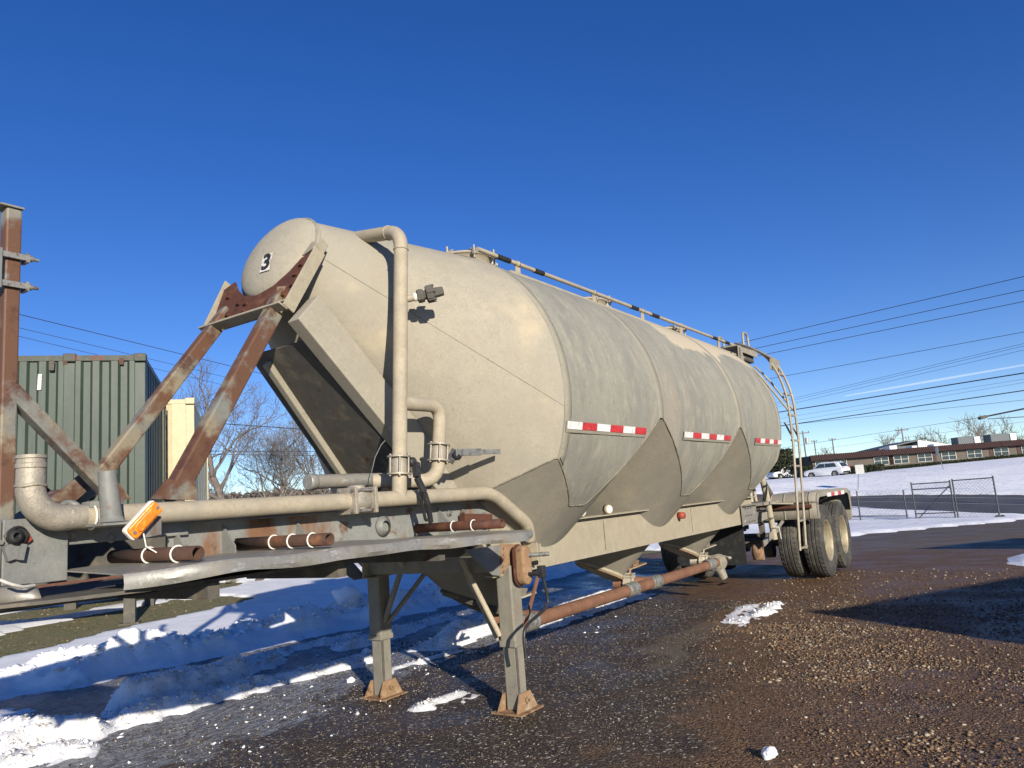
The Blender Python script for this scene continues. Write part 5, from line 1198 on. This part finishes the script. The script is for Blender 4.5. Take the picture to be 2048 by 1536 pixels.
for i, px in enumerate(px_w):
    s = float((fp(px, DB)-b0)@RT); w_ = 1.75 if i > 1 else 1.5; z0_, z1_ = 2.40, 3.38
    c_ = b0+RT*s
    F_ = empty('window', (c_[0], c_[1], z0_), parent=BL)
    g = G()
    for a_ in (-w_/2, -.03, w_/2-.06): obb(g, c_+RT*a_+FW*.05, RT, FW, .06, .10, z0_, z1_)
    for z_ in (z0_, (z0_+z1_)/2-.02, z1_-.05): obb(g, c_-RT*(w_/2-.06)+FW*.052, RT, FW, w_-.12, .09, z_, z_+.045)
    g.build('frame', M_band, F_)
    for a_ in (-w_/2+.06, .03):
        for z_ in (z0_+.05, (z0_+z1_)/2+.03): obb(G(), c_+RT*a_+FW*.11, RT, FW, w_/2-.09, .02, z_, z_+.40).build('pane', M_glass, F_)
    for sd_ in ((-1,) if i in (3, 8, 7) else ((1,) if i in (4, 2) else ((-1, 1) if i == 2 else ()))):
        obb(G(), c_+RT*(sd_*(w_/2+.28)-.2)+FW*.09, RT, FW, .40, .04, z0_-.02, z1_+.02).build('shutter', M_shut, BL)
for px, w_, h_ in ((1940, 1.9, .95), (2010, 2.3, 1.0), (1792, .9, .5), (1835, .6, .25), (1878, .5, .3)):
    c_ = fp(px, DB+2.5); obb(G(), c_-RT*w_/2, RT, FW, w_, 1.5, 4.0, 4.2+h_*.9).build('rooftop_unit', M_shed if w_ > 1 else M_trim, BL, bevel=.05)
    if w_ > 1: obb(G(), c_+RT*(w_/2+.1), RT, FW, .7, 1.2, 4.0, 4.1+h_*.9).build('rooftop_unit', M_trim, BL)
obb(G(), b0+FW*.4, RT, FW, LB, 11.6, 4.04, 4.11).build('roof_snow', M_snow, BL)
# white-gabled building behind, and low sheds on the left
c_ = fp(1850, 105); GB = empty('gabled_building', (c_[0], c_[1], 1.8), 'grey building with a snowy white gable showing above the tiled parapet', 'building')
g = G().prism([np.array([*c_, 1.8]), np.array([*(c_+RT*4.5), 1.8]), np.array([*(c_+RT*4.5), 4.6]), np.array([*(c_-RT*.5), 5.7]), np.array([*(c_-RT*.6), 1.8])], np.array([*(FW*8), 0])); g.build('wall', M_trim, GB)
obb(G(), c_-RT*5.2, RT, FW, 4.6, 8, 1.8, 5.0).build('side_wing', M_shed, GB)
G().prism([np.array([*(c_-RT*6.0), 4.9]), np.array([*(c_-RT*.4), 5.75]), np.array([*(c_-RT*.4), 5.55]), np.array([*(c_-RT*6.0), 4.7])], np.array([*(FW*8), 0])).build('roof', M_shed, GB)
c_ = fp(1585, 118); SH = empty('low_shed', (c_[0], c_[1], 1.9), 'long low shed with a snow-covered roof at the far left of the building', 'shed')
obb(G(), c_, RT, FW, 18, 8, 1.6, 4.3).build('wall', M_shed, SH); obb(G(), c_-RT*.4-FW*.3, RT, FW, 19, 8.6, 4.3, 4.75).build('roof_snow', M_snow, SH)
c_ = fp(1565, 100); SH = empty('metal_shed', (c_[0], c_[1], 1.6), 'dark blue-grey metal shed behind the ladder, snow on its roof', 'shed')
v, f = corrug([*c_, 0], [*RT, 0], 4.6, 1.4, 3.6, [*FW, 0], .5, .12); mkraw('corrugated_wall', v, f, M_shed, SH); obb(G(), c_-RT*.3-FW*.3, RT, FW, 6.6, 7, 3.6, 4.0).build('roof_snow', M_snow, SH); obb(G(), c_+FW*.3, RT, FW, 5.2, 6, 1.2, 3.6).build('wall', M_shed, SH)
# hedges and shrubs
a_ = fp(1705, 85.5); b_ = fp(2120, 85.5)
leafcloud('hedge', (*a_, gz(*a_)-.1), (*b_, gz(*b_)-.1), .60, 1.2, 16000, M_hedge, 'long dark clipped hedge at the foot of the beige building', 'hedge', size=.10)
for i, (px, D, h, w_, L) in enumerate([(1606, 88, 1.5, 1.7, 'rounded dark shrub left of the white car'), (1705, 80, 1.0, 2.2, 'brownish shrub behind the first sign, at the left end of the hedge'), (1742, 82, 1.0, 2.0, 'round shrub at the left end of the hedge')]):
    p_ = fp(px, D); leafcloud('shrub', (*p_, gz(*p_)-.1), (*(p_+RT*.4), gz(*p_)-.1), h, w_, 1400, M_hedge, L, 'shrub', size=.13)
p_ = fp(1560, 92); leafcloud('evergreen_tree', (*p_, 1.6), (*(p_+RT*.5), 1.6), 3.9, 2.8, 3500, M_hedge, 'dark evergreen tree seen between the barrel and the ladder', 'tree', size=.2)
p_ = fp(560, 120); q_ = fp(660, 118); leafcloud('tree_line', (*p_, 2.5), (*q_, 2.5), 3.4, 4, 3000, M_bark, None, None, size=.4, kind='stuff')
p_ = fp(380, 95); q_ = fp(560, 110); leafcloud('brush_line', (*p_, 1.8), (*q_, 2.2), 3.6, 5, 3500, M_bark, None, None, size=.35, kind='stuff')

# ------------------------------------------------------------------ vehicles
def car(name, pos, ang, body, label, kind='suv', L=4.45, W_=1.82, H=1.62):
    """nose towards +x before rotation"""
    C = empty(name, pos, label, 'car'); ca, sa = math.cos(ang), math.sin(ang)
    def T_(P): P = np.array(P, float); return np.stack([P[:, 0]*ca-P[:, 1]*sa+pos[0], P[:, 0]*sa+P[:, 1]*ca+pos[1], P[:, 2]+pos[2]], -1)
    low = [(-L/2, .42), (-L/2+.02, .95), (-L/2+.10, 1.02), (L*.18, .98), (L/2-.55, .90), (L/2-.12, .80), (L/2, .62), (L/2-.02, .35), (L*.30+.42, .26), (L*.30+.40, .40), (L*.30+.22, .66), (L*.30-.22, .66), (L*.30-.40, .40), (L*.30-.42, .24), (-L*.30+.42, .24), (-L*.30+.40, .40), (-L*.30+.22, .66), (-L*.30-.22, .66), (-L*.30-.40, .40), (-L*.30-.42, .28)]
    n = len(low); V = []; ys = (-W_/2+.06, -W_/2, W_/2, W_/2-.06)
    def loft(prof, cols, nm, mt, bev=.03):
        V = []
        for y_, s_ in cols:
            for x_, z_ in prof: V.append((x_*s_, y_, z_))
        n = len(prof); F = [tuple(range(n)), tuple(range((len(cols)-1)*n, len(cols)*n))[::-1]]
        for j in range(len(cols)-1):
            for i in range(n): F.append((j*n+i, (j+1)*n+i, (j+1)*n+(i+1) % n, j*n+(i+1) % n))
        o = mkraw(nm, T_(V), F, mt, C, True); m_ = o.modifiers.new('b', 'BEVEL'); m_.width = bev; m_.segments = 2; m_.limit_method = 'ANGLE'; o.modifiers.new('e', 'EDGE_SPLIT').split_angle = math.radians(50); return o
    loft(low, ((-W_/2, .985), (-W_/2+.08, 1), (W_/2-.08, 1), (W_/2, .985)), 'body', body)
    cab = [(-L/2+.16, 1.0), (-L/2+.42, 1.42), (-L/2+.75, H-.04), (-L*.05, H), (L*.10, H-.06), (L*.27, .97)]
    loft(cab, ((-W_/2+.16, .97), (-W_/2+.24, 1), (W_/2-.24, 1), (W_/2-.16, .97)), 'cabin', body)
    for s_ in (-1, 1):
        y_ = s_*(W_/2-.145)
        for a_, b_ in (((-L/2+.62, 1.06), (-.30, 1.06)), ((-.22, 1.06), (L*.20, 1.04))):
            tp = [(a_[0]+.22 if a_[0] < -1 else a_[0], H-.16), (b_[0] if b_[0] < 0 else b_[0]-.52, H-.16)]
            P = [(a_[0], y_, a_[1]), (b_[0], y_, b_[1]), (tp[1][0], y_-s_*.012, tp[1][1]), (tp[0][0], y_-s_*.012, tp[0][1])]
            v = T_(P); mkraw('side_window', np.r_[v, v+np.array([0, 0, 0])+np.array([-sa*s_*.012, ca*s_*.012, 0])], [(0, 1, 2, 3), (4, 5, 6, 7), (0, 1, 5, 4), (1, 2, 6, 5), (2, 3, 7, 6), (3, 0, 4, 7)], M_glass, C)
    P = [(-L/2+.17, -.62, 1.05), (-L/2+.17, .62, 1.05), (-L/2+.42, .56, 1.43), (-L/2+.42, -.56, 1.43)]; v = T_([(x-.03, y, z) for x, y, z in P]); mkraw('rear_window', np.r_[v, T_(P)], [(0, 1, 2, 3), (4, 5, 6, 7), (0, 1, 5, 4), (1, 2, 6, 5), (2, 3, 7, 6), (3, 0, 4, 7)], M_glass, C)
    P = [(L*.25, -.66, 1.03), (L*.25, .66, 1.03), (L*.125, .58, H-.10), (L*.125, -.58, H-.10)]; v = T_([(x+.03, y, z+.02) for x, y, z in P]); mkraw('windscreen', np.r_[v, T_(P)], [(0, 1, 2, 3), (4, 5, 6, 7), (0, 1, 5, 4), (1, 2, 6, 5), (2, 3, 7, 6), (3, 0, 4, 7)], M_glass, C)
    for s_ in (-1, 1):
        v = T_([(-L/2-.015, s_*.84, .86), (-L/2-.015, s_*.52, .90), (-L/2-.015, s_*.52, .98), (-L/2-.015, s_*.84, .98), (-L/2+.03, s_*.84, .86), (-L/2+.03, s_*.52, .90), (-L/2+.03, s_*.52, .98), (-L/2+.03, s_*.84, .98)]); mkraw('tail_light', v, [(0, 1, 2, 3), (4, 5, 6, 7), (0, 1, 5, 4), (1, 2, 6, 5), (2, 3, 7, 6), (3, 0, 4, 7)], M_red, C)
        for xw in (-L*.30, L*.30):
            w0 = T_([(xw, s_*(W_/2-.22), .335)])[0]; d_ = np.array([-sa*s_, ca*s_, 0]); Wp = empty('wheel', tuple(w0), parent=C)
            G().lathe([(.0, 0), (.33, .0), (.345, .03), (.345, .19), (.33, .215), (.22, .22)], w0, d_, 24, False).build('tyre', M_dark, Wp); G().lathe([(.22, .20), (.20, .185), (.06, .20), (0, .205)], w0, d_, 20).build('rim', M_band, Wp)
    v = T_([(-L/2-.01, -.75, .36), (-L/2-.01, .75, .36), (-L/2-.01, .75, .56), (-L/2-.01, -.75, .56), (-L/2+.05, -.75, .36), (-L/2+.05, .75, .36), (-L/2+.05, .75, .56), (-L/2+.05, -.75, .56)]); mkraw('bumper', v, [(0, 1, 2, 3), (4, 5, 6, 7), (0, 1, 5, 4), (1, 2, 6, 5), (2, 3, 7, 6), (3, 0, 4, 7)], M_dark, C)
    return C
def cpos(px, D, dz=0): q = at(px, 940, D=D); return (q[0], q[1], gz(q[0], q[1])+dz+.02)
left_a = math.atan2(-RT[1], -RT[0])
car('parked_car', cpos(1653, 80, -.1), left_a-math.radians(50), M_carw, 'white hatchback-style SUV parked on the snow in front of the beige building', L=4.35)
car('parked_car', cpos(1612, 96, .0), left_a-math.radians(70), M_card, 'dark car parked between the white car and the trailer ladder', L=4.4)
car('parked_car', cpos(1572, 92, .0), left_a+math.radians(12), M_carw, 'white car half hidden behind the trailer ladder', L=4.6)

# ------------------------------------------------------------------ chain-link fence and gates
def fpt(px, py, D): q = at(px, py, D=D); return np.array([q[0], q[1], q[2]])
def link_mesh(a0, a1, b1, b0, name, parent, step=.16, r=.0045):
    """diagonal wires filling the quad a0-a1 (bottom), b0-b1 (top)"""
    a0, a1, b0, b1 = map(np.array, (a0, a1, b0, b1)); L = np.linalg.norm(a1-a0); H = np.linalg.norm(b0-a0); g = G()
    P = lambda s, t: (a0+(a1-a0)*s)*(1-t)+(b0+(b1-b0)*s)*t
    for sg in (-1, 1):
        k = -H
        while k < L+H:
            x0, x1 = (k, k+H) if sg > 0 else (k+H, k)
            pts = []
            for t in np.linspace(0, 1, 25):
                x = x0+(x1-x0)*t
                if 0 <= x <= L: pts.append(P(x/L, t))
            if len(pts) > 1: g.bar(pts[0], pts[-1], r, r)
            k += step
    o = g.build(name, M_fence, parent); o['kind'] = 'stuff'; return o
def fence_run(name, posts, zt_off, label, cat, rails, diag=None, wheels=False):
    F_ = empty(name, tuple(posts[0]), label, cat)
    for p_ in posts: G().cyl(p_, p_+np.array([0, 0, zt_off+.06]), .034, seg=8).build('post', M_fence, F_)
    for i in range(len(posts)-1):
        for z_ in rails: G().cyl(posts[i]+np.array([0, 0, z_]), posts[i+1]+np.array([0, 0, z_]), .024, seg=8).build('rail', M_fence, F_)
        link_mesh(posts[i]+np.array([0, 0, .05]), posts[i+1]+np.array([0, 0, .05]), posts[i+1]+np.array([0, 0, zt_off]), posts[i]+np.array([0, 0, zt_off]), 'chain_link', F_)
    if diag: G().cyl(posts[0]+np.array([0, 0, .05]), posts[1]+np.array([0, 0, zt_off-.15]), .022, seg=8).build('brace', M_fence, F_)
    if wheels:
        for dx in (-.10, .14): q = posts[-1]+np.array([*(RT*dx), .0]); G().lathe([(0, -.05), (.09, -.05), (.10, 0), (.09, .05), (0, .05)], q+np.array([0, 0, .07]), (*FW, 0), 16).build('wheel', M_dark, F_)
    return F_
PA, PB, PC_, PD_, PE = fpt(1722, 1044, 36), fpt(1816, 1044, 35.0), fpt(1834, 1043, 34.6), fpt(1912, 1041, 33.2), fpt(2000, 1038, 31.8)
fence_run('fence', [fpt(1640, 1046, 37), PA, PB], 1.42, 'chain-link fence run with two rails beside the trailer wheels', 'fence', (.28, 1.10))
fence_run('gate', [PC_, PD_], 1.72, 'left chain-link gate leaf with a diagonal brace', 'gate', (.06, .35, 1.45, 1.70), True)
fence_run('gate', [PD_+np.array([.07, -.1, 0]), PE], 1.76, 'right chain-link gate leaf with small wheels at its outer end', 'gate', (.06, 1.74), False, True)
# sign backs on leaning posts
def sign(px, pyb, pyt, D, w_, h_, yaw, lean, label):
    b_ = fpt(px, pyb, D); b_[2] = gz(b_[0], b_[1]); H = (pyb-pyt)*D/FPX*1.05; t_ = b_+np.array([*(RT*lean), H])
    S_ = empty('road_sign', tuple(b_), label, 'sign'); G().bar(b_, t_, .05, .03, (*FW, 0)).build('sign_post', M_fence, S_)
    d_ = RT*math.cos(yaw)+FW*math.sin(yaw); n_ = np.array([-d_[1], d_[0], 0]); c_ = t_-np.array([0, 0, h_/2])-np.array([*(FW*.05), 0])
    p_ = [c_-np.array([*(d_*w_/2), h_/2]), c_+np.array([*(d_*w_/2), -h_/2]), c_+np.array([*(d_*w_/2), h_/2]), c_+np.array([*(-d_*w_/2), h_/2])]
    G().prism(p_, n_*.01).build('sign_panel', M_sign, S_)
sign(1713, 962, 913, 58, .78, .70, .25, .35, 'pale square sign seen from behind on a leaning post, right of the white car')
sign(1888, 944, 897, 66, .75, .85, 1.35, -.35, 'narrow sign seen nearly edge-on on a leaning post before the building')

# ------------------------------------------------------------------ poles, wires and the street lamp
def upole(px, pyt, D, label, arm=1.6, trafo=False, zb=1.2):
    t_ = fpt(px, pyt, D); P_ = empty('utility_pole', (t_[0], t_[1], zb), label, 'utility pole')
    G().cyl((t_[0], t_[1], zb), tuple(t_), .13, .09, 8).build('pole', M_wood, P_)
    if arm: G().bar(t_-np.array([*(RT*arm/2), .3]), t_+np.array([*(RT*arm/2), -.3]), .10, .12).build('cross_arm', M_wood, P_)
    for k in (-.45, 0, .45):
        if arm: G().cyl(t_+np.array([*(RT*arm*k), -.25]), t_+np.array([*(RT*arm*k), -.02]), .05, seg=6).build('insulator', M_under, P_)
    if trafo: G().cyl(t_+np.array([.35, -.35, -1.9]), t_+np.array([.35, -.35, -1.0]), .26, seg=12).build('transformer', M_sign, P_)
upole(1605, 862, 110, 'utility pole with a round transformer right of the ladder', 1.9, True)
upole(1803, 857, 128, 'utility pole with a short cross arm rising behind the gabled building', 2.2)
upole(1664, 876, 130, 'thin utility pole behind the low shed', 1.2)
upole(1628, 880, 135, 'thin grey pole just right of the transformer pole', 1.0)
def wire(a_, b_, H, e0, e1, r, label):
    """straight span at height H through two picture points, extended beyond both"""
    A = at(*a_, z=H); B = at(*b_, z=H); d_ = B-A; P = [A+d_*t for t in np.linspace(-e0, 1+e1, 16)]
    L = np.linalg.norm(P[-1]-P[0])
    o = G().tube(P, r, 5).build('overhead_wire', M_wire, None); return setp(o, label, 'wire', 'overhead wires')
WR = [((2048, 553), (1505, 680), 9.2, .016, 'topmost overhead wire right of the tank'), ((2048, 580), (1510, 697), 9.0, .016, 'second overhead wire from the top, right of the tank'), ((2048, 603), (1525, 710), 8.8, .016, 'third overhead wire from the top, right of the tank'),
      ((2048, 664), (1570, 752), 8.4, .015, 'lone overhead wire between the top three and the lower bundle'), ((2048, 687), (1590, 796), 9.0, .012, 'upper thin wire of the close bundle of three'), ((2048, 692), (1590, 800), 9.0, .012, 'middle thin wire of the close bundle of three'), ((2048, 700), (1590, 806), 9.0, .012, 'lower thin wire of the close bundle of three'),
      ((2048, 746), (1585, 820), 6.6, .036, 'upper thick black cable right of the ladder'), ((2048, 758), (1590, 832), 7.5, .010, 'faint thin wire just under the upper thick cable'), ((2048, 765), (1590, 841), 7.5, .010, 'fainter thin wire above the lower thick cable'),
      ((2048, 781), (1575, 850), 6.4, .036, 'lower thick black cable right of the ladder'), ((2048, 800), (1620, 845), 6.5, .016, 'slack thin wire below the lower thick cable'), ((1960, 835), (1590, 892), 6.2, .018, 'low wire running from the street lamp towards the far poles'), ((2000, 850), (1640, 898), 6.0, .014, 'lowest faint wire above the roofs'),
      ]
for a_, b_, H, r, L in WR: wire(a_, b_, H, .9 if 'lamp' not in L else 0, .35, r, L)
WL = [((36, 628), (420, 722), 9.0, .014, 'uppermost overhead wire at the left, above the green container'), ((36, 655), (300, 718), 9.0, .010, 'second faint overhead wire at the left'), ((36, 672), (300, 735), 9.0, .010, 'third faint overhead wire at the left'), ((455, 848), (600, 858), 6.0, .022, 'dark cable crossing between the bare trees'), ((430, 902), (620, 903), 5.0, .016, 'upper thin wire low behind the bare trees'), ((430, 909), (620, 911), 5.0, .016, 'lower thin wire low behind the bare trees')]
for a_, b_, H, r, L in WL: wire(a_, b_, H, .5, 1.0, r, L)
# street lamp whose pole stands just outside the picture
l0 = at(1958, 836, D=34); l1 = at(1972, 833, D=34); l2 = at(2060, 815, D=33); l3 = at(2120, 806, D=32.5)
SLP = empty('street_lamp', (l3[0], l3[1], -.6), 'street lamp head on a long arm reaching in from the right', 'street lamp')
G().bar(l0-np.array([0, 0, .02]), l1, .26, .14).build('lamp_head', M_under, SLP, bevel=.04)
G().pipe([l1, l1+(l2-l1)*.15+np.array([0, 0, -.0]), l2, l3], .035, .3, 8).build('lamp_arm', M_fence, SLP)
G().cyl(at(1975, 838, D=34), at(2110, 830, D=32.5), .018, seg=6).build('arm_brace', M_fence, SLP)
G().cyl((l3[0], l3[1], -.6), (l3[0], l3[1], l3[2]+.3), .11, .08, 10).build('lamp_pole', M_fence, SLP)
q = np.array([45.0, 33.0]); P_ = empty('utility_pole', (q[0], q[1], .5), 'tall utility pole hidden behind the tank where the wires meet', 'utility pole'); G().cyl((q[0], q[1], .5), (q[0], q[1], 9.6), .15, .11, 8).build('pole', M_wood, P_); G().bar((44.2, 31.8, 9.1), (45.8, 34.2, 9.1), .1, .12).build('cross_arm', M_wood, P_)
q = np.array([33.6, -24.0]); P_ = empty('utility_pole', (q[0], q[1], -1), 'tall utility pole out of the picture on the right, carrying the wires', 'utility pole'); G().cyl((q[0], q[1], -1), (q[0], q[1], 9.8), .15, .11, 8).build('pole', M_wood, P_); G().bar((33.4, -25.2, 9.1), (33.8, -22.8, 9.1), .1, .12).build('cross_arm', M_wood, P_)
# thin aircraft trail low in the sky
a_, b_ = at(1690, 792, D=2400), at(2060, 728, D=2400); m, t, p = newmat('vapour'); p.inputs['Base Color'].default_value = (.95, .96, 1, 1); p.inputs['Alpha'].default_value = .08; p.inputs['Roughness'].default_value = 1
setp(G().tube([a_, (a_+b_)/2, b_], [2.0, 4.5, 3.0], 10).build('vapour_trail', MAT['vapour'], None), kind='stuff')
# small litter by the grass strips
g = G(); q = at(425, 1180, z=0); q = (11.2, 11.7, gz(11.2, 11.7)); g.tube([(q[0]+.16*math.cos(a_), q[1]+.1*math.sin(a_), q[2]+.12+.12*math.sin(a_)) for a_ in np.linspace(0, 2*PI, 14)], .02, 6); g.cyl((q[0]-.2, q[1], q[2]+.05), (q[0]-.4, q[1]-.1, q[2]+.12), .08, seg=10)
setp(g.build('pipe_fitting', M_galv, None), 'small grey pipe fitting lying on the grass strip', 'pipe fitting')
setp(lump('stone', (11.4, 10.9, .1), .26, 9, M_under, (1.2, .8, .5)), 'dark stone lying at the edge of the far grass strip', 'stone')
